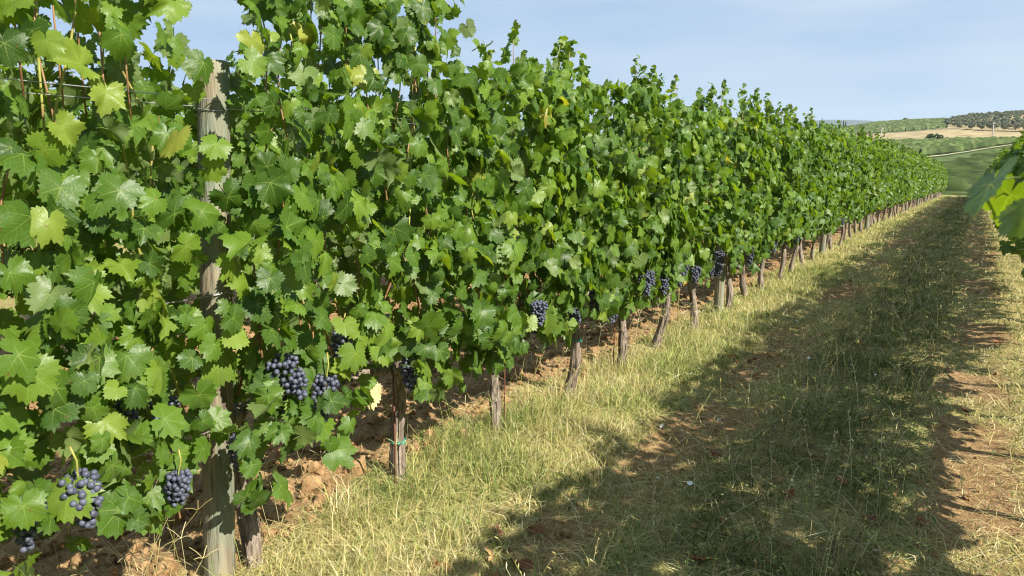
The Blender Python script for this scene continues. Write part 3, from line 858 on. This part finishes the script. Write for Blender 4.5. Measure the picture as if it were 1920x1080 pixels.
# ------------------------------------------------------------------ main row, near vines with every leaf an object
POSTS = [1.62, 8.25, 14.85, 21.4, 27.7, 34.3, 40.9, 47.5, 54.1, 60.7, 67.0]
NEAR = [  # Y, lean x, lean y, label
    (0.82, .02, .05, 'grapevine before the thick wooden post, its leaves filling the lower corner'),
    (1.785, .03, .02, 'grapevine whose dark trunk stands against the first thick wooden post'),
    (2.70, .03, .02, 'grapevine with two green ties around its short grey trunk'),
    (3.59, .03, .06, 'grapevine with a dark leaning trunk, next after the one tied twice in green'),
    (4.52, .02, .04, 'grapevine with one green tie halfway up its twisted trunk'),
    (5.46, .01, .00, 'grapevine with a straight trunk and a thin stake beside it under dark bunches'),
    (6.28, .03, .04, 'grapevine two before the second post, dark bunches hanging by its trunk'),
    (7.30, .02, .05, 'grapevine with a slim bent trunk just before the second wooden post'),
    (8.52, .02, .02, 'grapevine growing close behind the second wooden post'),
    (9.45, .02, .02, 'grapevine next after the one behind the second wooden post'),
]
def post_gap(p, y0, rng):
    """which leaves to drop so that the first post shows through the foliage as it does in the photograph"""
    X, Y, Z = p[:, 0] + LROW, p[:, 1] + y0, p[:, 2]
    px, py = LROW, POSTS[0]
    L = math.hypot(px, py)
    along = (X * px + Y * py) / L; dist = np.abs(X * py - Y * px) / L
    py2 = py + .165 * np.clip(Z, 0, 2.2) / 1.96
    L2 = np.hypot(px, py2); dist = np.abs(X * py2 - Y * px) / L2
    near = (dist < .10) & (along < L + .02)
    pr = np.interp(Z, [.0, .60, .72, .85, 1.0, 1.30, 1.42, 1.6, 2.2], [1, 1, .35, .25, .25, .3, .5, .75, .9])
    drop = near & (rng.uniform(size=len(p)) < pr)
    drop |= (dist < .10) & (Z > 1.97)               # sky gap over the post
    return drop
def near_vine(k, Y, lx, ly, label):
    half = .47
    rng = RS(900 + k)
    v = thing('grapevine', (LROW, Y, float(ground_z(LROW, Y))), label, 'grapevine', 'vines of the main row')
    top = [2.52, 2.50, 2.42, 2.06, 2.14, 2.12, 2.10, 2.16, 2.18, 2.2][k]
    me, P, rd = trunk_mesh(40 + k, True, (lx, ly), .72 - .04 * (k % 3), .032 if k != 3 else .028)
    obj('trunk', me, M['bark'], v)
    obj('cordon', cordon_mesh(70 + k, P[-1], half), M['bark'], v)
    C = canopy(1000 + k, Y, 980, top=top, bot=.42 if k < 2 else .53, half=half, shoots=5 if k != 5 else 7)
    drop = post_gap(C['p'], Y, rng) if k <= 3 else np.zeros(len(C['p']), bool)
    if 6 <= k <= 8:                                  # the second post stands clear of the leaves at its foot
        X2, Y2 = C['p'][:, 0] + LROW, C['p'][:, 1] + Y
        d2 = np.abs(X2 * POSTS[1] - Y2 * LROW) / math.hypot(LROW, POSTS[1])
        drop |= (d2 < .10) & (C['p'][:, 2] < .95) & (C['p'][:, 0] > -.05)
    if k == 0: drop |= False
    ok = np.where(~drop)[0]
    front = C['p'][ok, 0] * 1.0 + C['p'][ok, 2] * .06
    order = ok[np.argsort(-front)]
    ind, rest = order[:300], order[300:]
    for i in ind:
        o = bpy.data.objects.new('leaf', HI_ME[C['which'][i] % len(HI_ME)])
        m3 = C['R'][i] * C['s'][i]
        m4 = np.eye(4); m4[:3, :3] = m3; m4[:3, 3] = C['p'][i]
        o.parent = v; o.matrix_local = Matrix(m4.tolist()); COL.objects.link(o)
    if len(rest):
        fm = join_instances('foliage', MID, C['which'][rest] % len(MID), C['R'][rest], C['p'][rest], C['s'][rest], C['tint'][rest])
        tag(obj('foliage', fm, M['leaf_tint'], v), kind='stuff')
    for Pp, r in shoot_paths(300 + k, 9, top, half, C['shoots']):
        if k <= 3:
            ex, ey = Pp[-1, 0] + LROW, Pp[-1, 1] + Y; Lp = math.hypot(LROW, POSTS[0] + .16)
            if abs(ex * (POSTS[0] + .16) - ey * LROW) / Lp < .17 and Pp[-1, 2] > 1.5: continue
        tv, tf = tube(Pp, r, 6); obj('shoot', mesh_from('shoot', tv, tf), M['cane'] if rng.uniform() < .75 else M['green_shoot'], v)
    if k == 2: add_tie(v, P, rd, .20); add_tie(v, P, rd, .60)
    if k == 4: add_tie(v, P, rd, .40)
    return v
VINES = [near_vine(k, *a) for k, a in enumerate(NEAR)]
# bunches: (vine, local y, height, offset towards the lane, single berries, scale)
BUN = [(0, .21, .74, .22, 1, 1.05), (0, .13, .70, .14, 0, 1.0), (0, .42, .86, .10, 0, .9),
       (1, -.42, .64, .18, 1, .9), (1, -.16, .66, .14, 0, .85), (1, .02, .92, .16, 0, 1.1), (1, .07, .84, .13, 0, 1.0), (1, .22, .80, .21, 1, 1.05), (1, .36, .94, .17, 1, .9), (1, -.36, .86, .05, 0, .9),
       (2, -.12, .84, .16, 1, 1.0), (2, .14, .92, .14, 0, .9), (2, .33, .95, .1, 0, .9), (3, -.3, .9, .12, 0, .85), (3, .34, .80, .08, 0, .9),
       (4, -.16, .80, .12, 0, .85), (4, .05, .88, .17, 0, 1.05), (4, .30, .82, .12, 0, .9), (5, -.10, .90, .18, 0, 1.1), (5, -.02, .92, .2, 0, 1.0), (5, .12, .86, .16, 0, 1.0), (5, .36, .82, .17, 0, 1.0),
       (3, -.05, .86, .16, 0, 1.0), (3, .12, .92, .2, 0, 1.0), (4, -.3, .84, .18, 0, 1.0), (4, .2, .78, .2, 0, 1.0), (6, .36, .82, .2, 0, 1.0), (7, .05, .8, .2, 0, 1.0), (8, .04, .8, .2, 0, 1.0), (9, .33, .82, .2, 0, 1.0),
       (6, -.05, .84, .16, 0, 1.0), (6, .2, .86, .14, 0, .9), (7, -.1, .84, .15, 0, .9), (7, .25, .9, .14, 0, 1.0), (8, -.12, .88, .12, 0, 1.0), (8, .2, .86, .16, 0, 1.0), (9, -.2, .86, .16, 0, 1.0), (9, .15, .84, .18, 0, 1.0)]
for i, (k, y, z, x, single, sc) in enumerate(BUN):
    add_bunch(VINES[k], (x + (.04 if k > 1 else .05), y, z - (.09 if k > 1 else 0)), 600 + i, bool(single), sc)
# two conspicuous dry leaves of the near vines
def dry_leaf(mat, vine, p, tip, nrm, s, variant, name='leaf', label=None):
    me = HI_ME[variant].copy(); me.materials.clear(); me.materials.append(mat)
    o = obj(name, me, None, vine); R = frames(np.array([tip], float), np.array([nrm], float))[0] * s
    m4 = np.eye(4); m4[:3, :3] = R; m4[:3, 3] = p; o.matrix_local = Matrix(m4.tolist())
    if label: o['label'] = label
dry_leaf(M['tan_leaf'], VINES[2], (.16, -.34, .62), (.05, .1, -1), (1, -.3, .2), .13, 3, 'dry_leaf', 'withered pale tan leaf hanging')
dry_leaf(M['yellow_leaf'], VINES[6], (.12, .42, .58), (.1, -.2, -1), (1, -.3, .4), .11, 5, 'dry_leaf', 'yellow-orange dying leaf')

# ------------------------------------------------------------------ shared far-vine meshes
VAR = []
for k in range(10):
    C = canopy(2000 + k, 0, 900, top=2.14, bot=.57, half=.47, shoots=4, world_y=50 + 1.7 * k)
    fm = join_instances('foliage', MID, C['which'] % len(MID), C['R'], C['p'], C['s'], C['tint']); fm.materials.append(M['leaf_tint'])
    lm = join_instances('foliage', LOW, C['which'] % len(LOW), C['R'], C['p'], C['s'] * 1.06, C['tint']); lm.materials.append(M['leaf_tint'])
    acc = Acc()
    for Pp, r in shoot_paths(2300 + k, 8, 2.14, .47, C['shoots']): acc.add(*tube(Pp, r, 5))
    sm = acc.mesh('shoots'); sm.materials.append(M['cane'])
    rng = RS(2600 + k)
    tm, P, rd = trunk_mesh(2400 + k, False, tuple(rng.uniform(-.06, .06, 2)), .74)
    a2 = Acc(); a2.add(*tube(P, rd, 9)); tm.materials.append(M['bark'])
    cm = cordon_mesh(2500 + k, P[-1], .47); cm.materials.append(M['bark'])
    VAR.append((fm, lm, sm, tm, cm))
def far_vine(X, Y, k, label, group, low=False, bunches=2, seed=0, shoots=True):
    rng = RS(4000 + seed)
    fm, lm, sm, tm, cm = VAR[k % len(VAR)]
    v = thing('grapevine', (X, Y, float(gz(Y))), label, 'grapevine', group)
    v.scale = (rng.uniform(.92, 1.1), 1.0, rng.uniform(.965, 1.035))
    tag(obj('foliage', lm if low else fm, None, v), kind='stuff')
    obj('trunk', tm, None, v)
    if shoots: obj('shoots', sm, None, v); obj('cordon', cm, None, v)
    for b in range(bunches):
        add_bunch(v, (rng.uniform(.10, .24), rng.uniform(-.4, .4), rng.uniform(.64, .82)), 7000 + seed * 5 + b, False, rng.uniform(.85, 1.05))
    return v
Y = 10.36; n = 0
while Y < 69:
    if min(abs(Y - p) for p in POSTS) < .16: Y += .12
    far_vine(LROW, Y, n * 7 + (n // 10) * 3, 'leafy grapevine farther down the main row beyond the second post', 'vines of the main row', Y > 24, 3 if Y < 24 else 0, n, Y < 40)
    Y += .92; n += 1
def wind(a):
    return a
# row along the lane's other side (its shadow falls across the lane)
rng = RS(77)
Y = -1.6
k = 0
while Y < 69:
    lab, grp = 'shaded grapevine in the row at the right edge of the lane', 'vines of the row across the lane'
    v = far_vine(RROW, Y, k * 3 + k // 10 + 2, lab, grp, Y > 26 or Y < 6, 1 if 8 < Y < 20 else 0, 200 + k, Y < 30)
    if Y < 7.2:                                     # trimmed clear of the lane: narrower canopy beside the walker
        v.scale = (.90, 1.0, v.scale[2] * (.80 if Y < 1.9 else 1.0))  # nearest unseen vines lowered so sun reaches the shoot before the lens
    else: v.scale = (1.35, 1.0, v.scale[2])
    for c in v.children:
        if c.name.startswith('foliage'): q = float(np.interp(Y, [7, 11], [0, 1])); c.location.z = .37 - .25 * q; c.scale = (1, 1, .79 + .15 * q)
    if abs(Y - 1.16) < .5 and 'reach' not in globals(): reach = v
    Y += .92; k += 1
# row behind the main row, glimpsed through the gaps
Y = -2.4; k = 0
while Y < 34:
    far_vine(BROW, Y, k * 3 + 5, 'grapevine in the row behind the main row, glimpsed through its gaps', 'vines of the row behind', True, 0, 400 + k, Y < 10)
    Y += .92; k += 1

# the shoot that reaches in front of the lens
def near_shoot():
    v = reach; v['label'] = 'grapevine at the lane edge reaching a blurred bright leafy shoot before the lens'
    mi = v.matrix_basis.inverted()
    def wpos(px, py, d): r = ray(px, py); return np.array([0, 0, EYE]) + r * d
    path = [wpos(2300, 470, .95), wpos(2120, 420, .92), wpos(1990, 395, .90), wpos(1918, 383, .88), wpos(1890, 395, .86), wpos(1868, 360, .86)]
    loc = np.array([np.array(mi @ Vector(p)) for p in path])
    loc = np.concatenate([[(.0, .0, 1.45)], loc])
    t = np.linspace(0, len(loc) - 1, 30); Pp = np.stack([np.interp(t, np.arange(len(loc)), loc[:, j]) for j in range(3)], 1)
    tv, tf = tube(Pp, np.linspace(.004, .0016, 30), 8); obj('shoot', mesh_from('shoot', tv, tf), M['green_shoot'], v)
    inv3 = np.array(mi.to_3x3())
    flat = []
    for k in range(3):
        fv, ff, fu = leaf_template(860 + k, 12, True, .35); me = mesh_from('vine_leaf', fv, ff, fu); me.materials.append(M['leaf_obj']); flat.append(me)
    def lf(px, py, d, tipx, tipy, tipd, nrm, s, var):
        p = wpos(px, py, d); q = wpos(tipx, tipy, tipd)
        R = frames(np.array([q - p]), np.array([nrm], float))[0]
        m4 = np.eye(4); m4[:3, :3] = inv3 @ (R * s); m4[:3, 3] = np.array(mi @ Vector(p))
        o = obj('leaf', flat[var], None, v); o.matrix_local = Matrix(m4.tolist())
    tocam = -_f
    lf(1858, 345, .80, 1822, 405, .79, np.array([-.72, -.62, -.28]), .080, 0)
    lf(1893, 365, .84, 1870, 415, .86, np.array([-.6, -.75, -.15]), .072, 1)
    lf(1925, 390, .78, 1898, 465, .75, np.array([-.42, -.85, -.05]), .078, 2)
    lf(1990, 400, .90, 1985, 480, .86, tocam + np.array([.2, 0, .6]), .085, 1)
near_shoot()

# ------------------------------------------------------------------ posts, wires, stakes
def post(Y, X, h, r, lean, hi, label, seed, group):
    rng = RS(seed); m = 40 if hi else 8; n = 28 if hi else 12
    tt = np.linspace(0, 1, m)
    P = np.stack([lean[0] * tt, lean[1] * tt, -.3 + (h + .3) * tt], 1)
    rr = r * (1.03 - .05 * tt)
    prof = lambda k, a: 1 + .018 * np.sin(3 * a + 2) + .03 * (noise3(np.cos(a) * 4, np.sin(a) * 4, k * .12 + seed) - .5) - .05 * np.exp(-((a - 2.3 - .1 * np.sin(k * .3)) / .05) ** 2)
    # worn, chamfered head
    P = np.concatenate([P, P[-1:] + [[0, 0, .012]]]); rr = np.concatenate([rr, [r * .86]])
    v, f = tube(P, rr, n, True, prof)
    t = thing('wooden_post', (X, Y, float(ground_z(X, Y))), label, 'post', group)
    obj('shaft', mesh_from('post_shaft', v, f), M['post'], t)
    for z in ((.66, 1.15, 1.80) if hi else ()):
        a = np.linspace(-2.2, 2.2, 12); c = np.array([lean[0], lean[1], 0]) * (z / h)
        pv, pf = tube(np.stack([c[0] + r * 1.03 * np.cos(a), c[1] + r * 1.03 * np.sin(a), z + .004 * np.sin(3 * a)], 1), .0016, 5)
        obj('wire_loop', mesh_from('wire_loop', pv, pf), M['wire'], t)
PL = ['thick greenish weathered wooden post standing nearest among the vine leaves', 'round greyish wooden post, second along the main row', None,
      'pale wooden post showing its foot at the grass beyond the second post', 'leaning grey wooden post, next after the pale one far along the row']
for k, y in enumerate(POSTS):
    lean = (.0, .165) if k == 0 else ((.0, .03) if k == 1 else tuple(RS(50 + k).uniform(-.05, .07, 2)))
    post(y, LROW, 1.96 if k == 0 else 1.99, .056 if k == 0 else .054, lean, k < 2, PL[k] if k < len(PL) and PL[k] else 'wooden post far down the main row half hidden by vines', 60 + k, 'posts of the main row')
for k, y in enumerate(np.arange(3.2, 66, 6.6)):
    post(y, RROW, 1.95, .05, (.02, .02), False, 'wooden post inside the shaded row across the lane', 160 + k, 'posts of the row across the lane')
for x, z, lab in ((.03, .62, 'low galvanised wire carrying the vines along the main row'), (.055, 1.13, 'galvanised wire at mid height along the main row'), (.055, 1.82, 'galvanised wire along the main row just below the post tops'), (-.055, 1.80, 'second upper galvanised wire on the far side of the posts')):
    ys = np.arange(-1.5, 68, .75)
    pth = np.stack([np.full(len(ys), LROW + x) + .01 * np.sin(ys * 2), ys, gz(ys) + z + .012 * np.sin(ys * .95 + x * 9)], 1)
    v, f = tube(pth, .0017, 5)
    tag(obj('trellis_wire', mesh_from('trellis_wire', v, f), M['wire']), lab, 'wire', 'trellis wires of the main row')
for Y, dx, h, r, mat, lab in ((2.64, .035, .62, .005, 'rust', 'thin rusty stake against the trunk tied twice in green'), (5.40, -.02, .72, .006, 'rust', 'thin dark stake beside the straight trunk'), (6.72, .05, .62, .004, 'green_shoot', 'pale thin cane standing between two trunks before the second post'), (3.66, .03, .6, .004, 'rust', 'thin stake beside the dark leaning trunk')):
    X = LROW + dx
    v, f = tube([(0, 0, -.1), (.005, .004, h * .5), (.0, .012, h)], [r, r, r * .9], 7)
    tag(obj('vine_stake', mesh_from('vine_stake', v, f), M[mat], loc=(X, Y, float(ground_z(X, Y)))), lab, 'stake', 'thin stakes by the trunks')

# ------------------------------------------------------------------ ground cover
def blades(name, X, Y, h, w, col, lean, seed, curve=1.0, label=None, cat=None, zoff=0.0):
    rng = RS(seed); n = len(X)
    Z = ground_z(X, Y) - .006 + zoff
    a = rng.uniform(0, 2 * np.pi, n); d = np.stack([np.cos(a), np.sin(a)], 1)
    b = rng.uniform(0, 2 * np.pi, n); wd = np.stack([np.cos(b), np.sin(b), np.zeros(n)], 1) * (w / 2)[:, None]
    base = np.stack([X, Y, Z], 1)
    l1 = lean * h * .35; l2 = lean * h * (1.0 + .3 * rng.uniform(size=n)) * curve
    mid = base + np.concatenate([d * l1[:, None], (h * .58 * np.clip(1 - lean * .25, .2, 1))[:, None]], 1)
    tip = base + np.concatenate([d * l2[:, None], (h * np.clip(1 - lean * .52, .10, 1))[:, None]], 1)
    V = np.stack([base - wd, base + wd, mid - wd * .8, mid + wd * .8, tip], 1).reshape(-1, 3)
    i = np.arange(n) * 5
    F = np.concatenate([np.stack([i, i + 1, i + 3], 1), np.stack([i, i + 3, i + 2], 1), np.stack([i + 2, i + 3, i + 4], 1)])
    A = np.repeat(np.concatenate([col, np.ones((n, 1))], 1), 5, 0)
    o = obj(name, mesh_from(name, V, F, None, False, {'tint': ('FLOAT_COLOR', A)}), M['grass'])
    return tag(o, label, cat, kind='stuff')
STRAW = np.array([(0.54, 0.45, 0.19), (0.60, 0.52, 0.26), (0.45, 0.36, 0.14), (0.64, 0.58, 0.34)])
PALE = np.array([(0.37, 0.39, 0.12), (0.43, 0.43, 0.15), (0.30, 0.35, 0.10)])
GREEN = np.array([(0.10, 0.17, 0.035), (0.14, 0.21, 0.05), (0.075, 0.13, 0.03)])
def pick(rng, sets, probs, n):
    k = rng.choice(len(sets), n, p=probs)
    out = np.zeros((n, 3))
    for j, s in enumerate(sets):
        m = k == j; out[m] = s[rng.randint(0, len(s), m.sum())]
    return out * rng.uniform(.8, 1.15, n)[:, None]
def scatter(rng, x0, x1, n, ymax=70.0, ymin=.4, dscale=3.2, power=1.75):
    """points whose density falls with distance down the lane"""
    y = ymin + dscale * ((1 - rng.uniform(size=n) * (1 - (1 + (ymax - ymin) / dscale) ** (1 - power))) ** (1 / (1 - power)) - 1)
    return rng.uniform(x0, x1, n), y
def grass():
    rng = RS(5)
    # lush pale fringe along the main row
    X, Y = scatter(rng, LROW - .45, -1.3, 150000)
    cov = grass_cover(X, Y); cl = fbm(X, Y, 6, 3, 4.0)
    eb = np.interp(Y, [1.2, 1.8, 2.4, 3.2], [.50, .34, .14, 0.0])
    band = smooth(LROW - .42 + eb, LROW - .1 + eb, X) * smooth(-1.35, -1.8, X) * (.25 + .95 * smooth(.36, .56, fbm(X, Y, 21, 3, 2.6)))
    k = rng.uniform(size=len(X)) < np.clip(band * 1.2 * cov * (0.35 + 1.3 * cl), .0, 1); X, Y, cl = X[k], Y[k], cl[k]
    n = len(X); f = 1 + Y / 7
    h = rng.gamma(5, .018, n) * (.15 + 1.6 * cl) * (1 - .25 * smooth(8, 25, Y)) * np.interp(X, [LROW - .4, LROW, -1.9, -1.4], [.7, 1.15, 1.15, .6])
    pr = fbm(X, Y, 12, 3, 1.1)
    g = rng.uniform(size=n) < np.clip((pr - .42) * 4.5, .06, .85)
    col = np.where(g[:, None], pick(rng, [PALE, GREEN], [.7, .3], n), pick(rng, [STRAW, PALE], [.68, .32], n))
    blades('grass', X, Y, np.clip(h, .03, .34), rng.uniform(.0015, .0034, n) * f, col, rng.uniform(.15, 1.5, n), 6, 1.1, 'pale dry grass growing thickly along the foot of the main row', 'grass')
    # low thatch and weeds in the lane
    X, Y = scatter(rng, -1.75, 1.9, 190000)
    cov = grass_cover(X, Y); cl = fbm(X, Y, 8, 3, 3.4)
    k = rng.uniform(size=len(X)) < np.clip(.10 + cov * (.25 + 1.2 * cl), 0, 1); X, Y, cl, cov = X[k], Y[k], cl[k], cov[k]
    n = len(X); f = 1 + Y / 7
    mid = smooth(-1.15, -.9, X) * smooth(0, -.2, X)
    h = rng.gamma(4, .017, n) * (.45 + 1.0 * cl) * (.55 + .6 * cov) * (1 + .75 * mid * smooth(.45, .7, fbm(X, Y, 3, 2, .9)))
    g = rng.uniform(size=n) < np.clip(.14 + .62 * mid * smooth(.42, .62, cl) + .12 * smooth(.3, .8, X), 0, .8)
    col = np.where(g[:, None], pick(rng, [PALE, GREEN], [.50, .50], n), pick(rng, [STRAW, PALE], [.85, .15], n))
    col = col * (1 - .5 * mid * smooth(.2, .42, cl))[:, None]  # centre strip: darker green weeds, plus the lane's shade deepened in the blade colour
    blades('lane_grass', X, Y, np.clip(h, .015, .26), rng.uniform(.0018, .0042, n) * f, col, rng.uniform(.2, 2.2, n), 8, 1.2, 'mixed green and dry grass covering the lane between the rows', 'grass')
    # dead stalks lying about, also on the tilled soil behind the row
    X, Y = scatter(rng, -5.0, 1.4, 16000, 25.0)
    k = rng.uniform(size=len(X)) < np.where(X < LROW - .3, .32, 1.0); X, Y = X[k], Y[k]; n = len(X)
    blades('straw_litter', X, Y, rng.uniform(.05, .20, n), rng.uniform(.0015, .003, n) * (1 + Y / 8), pick(rng, [STRAW], [1.0], n), rng.uniform(1.6, 2.6, n), 9, 1.0, 'fallen dry stalks strewn over lane and tilled soil', 'straw', .012)
grass()
def seed_heads():
    """finger-grass stems with star heads in front of the dark soil, oat-like stems in the lane"""
    rng = RS(15); acc = Acc()
    S = [(rng.uniform(LROW - .35, LROW + .35), .9 + 6.5 * rng.uniform() ** 1.4, rng.uniform(.22, .42), 0) for _ in range(120)] + [(rng.uniform(-1.25, -.1), 1.8 + 12 * rng.uniform() ** 1.3, rng.uniform(.18, .40), 1) for _ in range(330)] + [(rng.uniform(.3, .8), 2.5 + 9 * rng.uniform(), rng.uniform(.15, .3), 1) for _ in range(50)]
    for x, y, h, kind in S:
        z = float(ground_z(x, y)); ln = rng.normal(size=2) * .28 * h
        tt = np.linspace(0, 1, 5)
        P = np.stack([x + ln[0] * tt ** 2, y + ln[1] * tt ** 2, z + h * tt], 1)
        c = pick(rng, [STRAW, PALE], [.7, .3], 1)[0]; c4 = np.array([*c, 1.0])
        r0 = .0011 * (1 + y / 9)
        v, f = tube(P, r0, 3, False); acc.add(v, f, c4)
        if kind == 0:
            for a in np.linspace(0, 6.28, rng.randint(4, 6), endpoint=False) + rng.uniform(0, 6):
                L = rng.uniform(.035, .07); d = np.array([math.cos(a), math.sin(a), rng.uniform(.2, .9)]); d /= np.linalg.norm(d)
                v, f = tube([P[-1], P[-1] + d * L * .5 + [0, 0, .004], P[-1] + d * L], r0 * 1.1, 3, False); acc.add(v, f, c4)
        else:
            for q in np.linspace(.6, 1, rng.randint(4, 8)):
                b = np.array([np.interp(q, tt, P[:, j]) for j in range(3)])
                d = rng.normal(size=3) * .5 + [0, 0, .5]; d /= np.linalg.norm(d); L = rng.uniform(.012, .028)
                v, f = tube([b, b + d * L * .5, b + d * L], [r0, r0 * 2.4, r0 * .5], 4, False); acc.add(v, f, c4 * [1.05, 1.05, 1.1, 1])
    tag(obj('seed_heads', acc.mesh('seed_heads', 'tint', False), M['grass']), 'thin seed-bearing stems standing above the grass', 'grass', kind='stuff')
seed_heads()
def weeds():
    rng = RS(16)
    N = 480
    cx, cy = scatter(rng, -1.2, 0.0, N, 40); cx2, cy2 = scatter(rng, .35, 1.2, 220, 30)
    cx, cy = np.concatenate([cx, cx2]), np.concatenate([cy, cy2])
    lv = np.array([[0, 0, 0], [.22, .45, .06], [0, 1, -.08], [-.22, .45, .06]]); lf = np.array([[0, 1, 2], [0, 2, 3]])
    p, s, tp, nr, col = [], [], [], [], []
    for x, y in zip(cx, cy):
        m = rng.randint(14, 34); rad = rng.uniform(.03, .12); hh = rng.uniform(.03, .16)
        q = rng.normal(size=(m, 2)) * rad * .6; X, Yy = x + q[:, 0], y + q[:, 1]
        p.append(np.stack([X, Yy, ground_z(X, Yy) + hh * rng.uniform(.15, 1, m)], 1))
        s.append(rng.uniform(.009, .022, m) * (1 + y / 14)); tp.append(np.concatenate([q / (rad + 1e-6) + rng.normal(size=(m, 2)) * .5, rng.uniform(-.1, .7, (m, 1))], 1))
        nr.append(rng.normal(size=(m, 3)) * .35 + [0, 0, 1]); col.append(pick(rng, [GREEN, PALE], [.6, .4], m))
    p, s, tp, nr, col = map(np.concatenate, (p, s, tp, nr, col))
    me = join_instances('weeds', [(lv, lf, lv[:, :2])], np.zeros(len(p), int), frames(tp, nr), p, s, np.concatenate([col, np.ones((len(col), 1))], 1))
    tag(obj('weeds', me, M['grass']), 'low leafy weeds among the grass of the lane', 'weeds', kind='stuff')
weeds()
def clods():
    rng = RS(17)
    X, Y = scatter(rng, -6.2, LROW - .05, 14000, 22, .3, 4.0, 1.5)
    X2, Y2 = scatter(rng, -1.8, .5, 2600, 20, .8)
    s = np.concatenate([rng.gamma(1.5, .0095, len(X)), rng.gamma(1.4, .004, len(X2))]); X = np.concatenate([X, X2]); Y = np.concatenate([Y, Y2])
    s = np.clip(s, .004, .065)
    T = []
    for k in range(8):
        r = RS(700 + k); v = ICO1[0] * (1 + .55 * (noise3(ICO1[0][:, 0] * 1.7 + k, ICO1[0][:, 1] * 1.7, ICO1[0][:, 2] * 1.7 + 9) - .5))[:, None] * (1 + .12 * r.normal(size=(len(ICO1[0]), 1))) * r.uniform(.65, 1.2, 3)
        T.append((v, ICO1[1], v[:, :2]))
    n = len(X); p = np.stack([X, Y, ground_z(X, Y) + s * .25], 1)
    me = join_instances('soil_clods', T, rng.randint(0, 8, n), frames(rng.normal(size=(n, 3)), rng.normal(size=(n, 3))), p, s)
    me.polygons.foreach_set('use_smooth', np.zeros(len(me.polygons), bool))
    tag(obj('soil_clods', me, M['clod']), 'crumbled orange-brown clods on the tilled soil under the vines', 'soil', kind='stuff')
clods()
def fallen():
    rng = RS(18)
    spots = [(-1.55 + rng.normal() * .12, 2.35 + rng.normal() * .16) for _ in range(13)] + [(-1.5 + rng.normal() * .12, 6.2 + rng.normal() * .5) for _ in range(7)] + [(rng.uniform(-1.3, .0), rng.uniform(2.0, 4.5)) for _ in range(12)] + [(rng.uniform(-1.6, .5), rng.uniform(4, 14)) for _ in range(14)]
    mes = []
    for k in range(5):
        v, f, uv = leaf_template(810 + k, 7, True, 2.0); me = mesh_from('fallen_leaf', v, f, uv); me.materials.append(M['dry_leaf']); mes.append(me)
    for k, (x, y) in enumerate(spots):
        o = obj('fallen_leaf', mes[k % 5]); s = rng.uniform(.05, .10)
        R = frames(np.array([[rng.normal(), rng.normal(), rng.normal() * .25]]), np.array([[rng.normal() * .3, rng.normal() * .3, 1.0]]))[0] * s
        m4 = np.eye(4); m4[:3, :3] = R; m4[:3, 3] = (x, y, float(ground_z(x, y)) + .03)
        o.matrix_basis = Matrix(m4.tolist())
        tag(o, 'curled reddish-brown dead vine leaf lying in the lane', 'dead leaf', 'dead leaves lying in the lane')
    # white wildflowers
    for k in range(16):
        x, y = (rng.uniform(-1.7, .35), 2.6 + 7.5 * rng.uniform() ** 1.2)
        z = float(ground_z(x, y)); h = rng.uniform(.05, .12)
        t = thing('white_flower', (x, y, z), 'small white wildflower in the grass of the lane', 'flower', 'small white wildflowers in the lane')
        v, f = tube([(0, 0, -.01), (.004, 0, h * .5), (0, .004, h)], .0012, 4); obj('stem', mesh_from('flower_stem', v, f), M['stem'], t)
        r = rng.uniform(.009, .015); a = np.linspace(0, 2 * np.pi, 15, endpoint=False)
        ring = np.stack([r * (1 + .12 * np.cos(5 * a)) * np.cos(a), .004 + r * (1 + .12 * np.cos(5 * a)) * np.sin(a), np.full(15, h + .006) + .003 * np.sin(5 * a)], 1)
        v = np.concatenate([[[0, .004, h]], ring]); f = np.array([(0, 1 + i, 1 + (i + 1) % 15) for i in range(15)])
        o = obj('petals', mesh_from('flower_petals', v, f), M['petal'], t)
        t.rotation_euler = (rng.normal() * .25 + .25, rng.normal() * .25, rng.uniform(0, 6.28))
fallen()

# ------------------------------------------------------------------ air
def haze():
    v, f = box((0, 0, 140), (14600, 14600, 320.0))
    n = NT('summer_haze')
    pv = n.n('ShaderNodeVolumePrincipled', Density=1.1e-4, Anisotropy=0.2)
    pv.inputs['Color'].default_value = (0.76, 0.88, 1.0, 1)
    n.t.links.new(pv.outputs[0], n.out.inputs['Volume'])
    o = obj('haze', mesh_from('haze', v, f, None, False), n.m)
    tag(o, 'thin summer haze lying over the far hills', 'haze', kind='stuff')
haze()
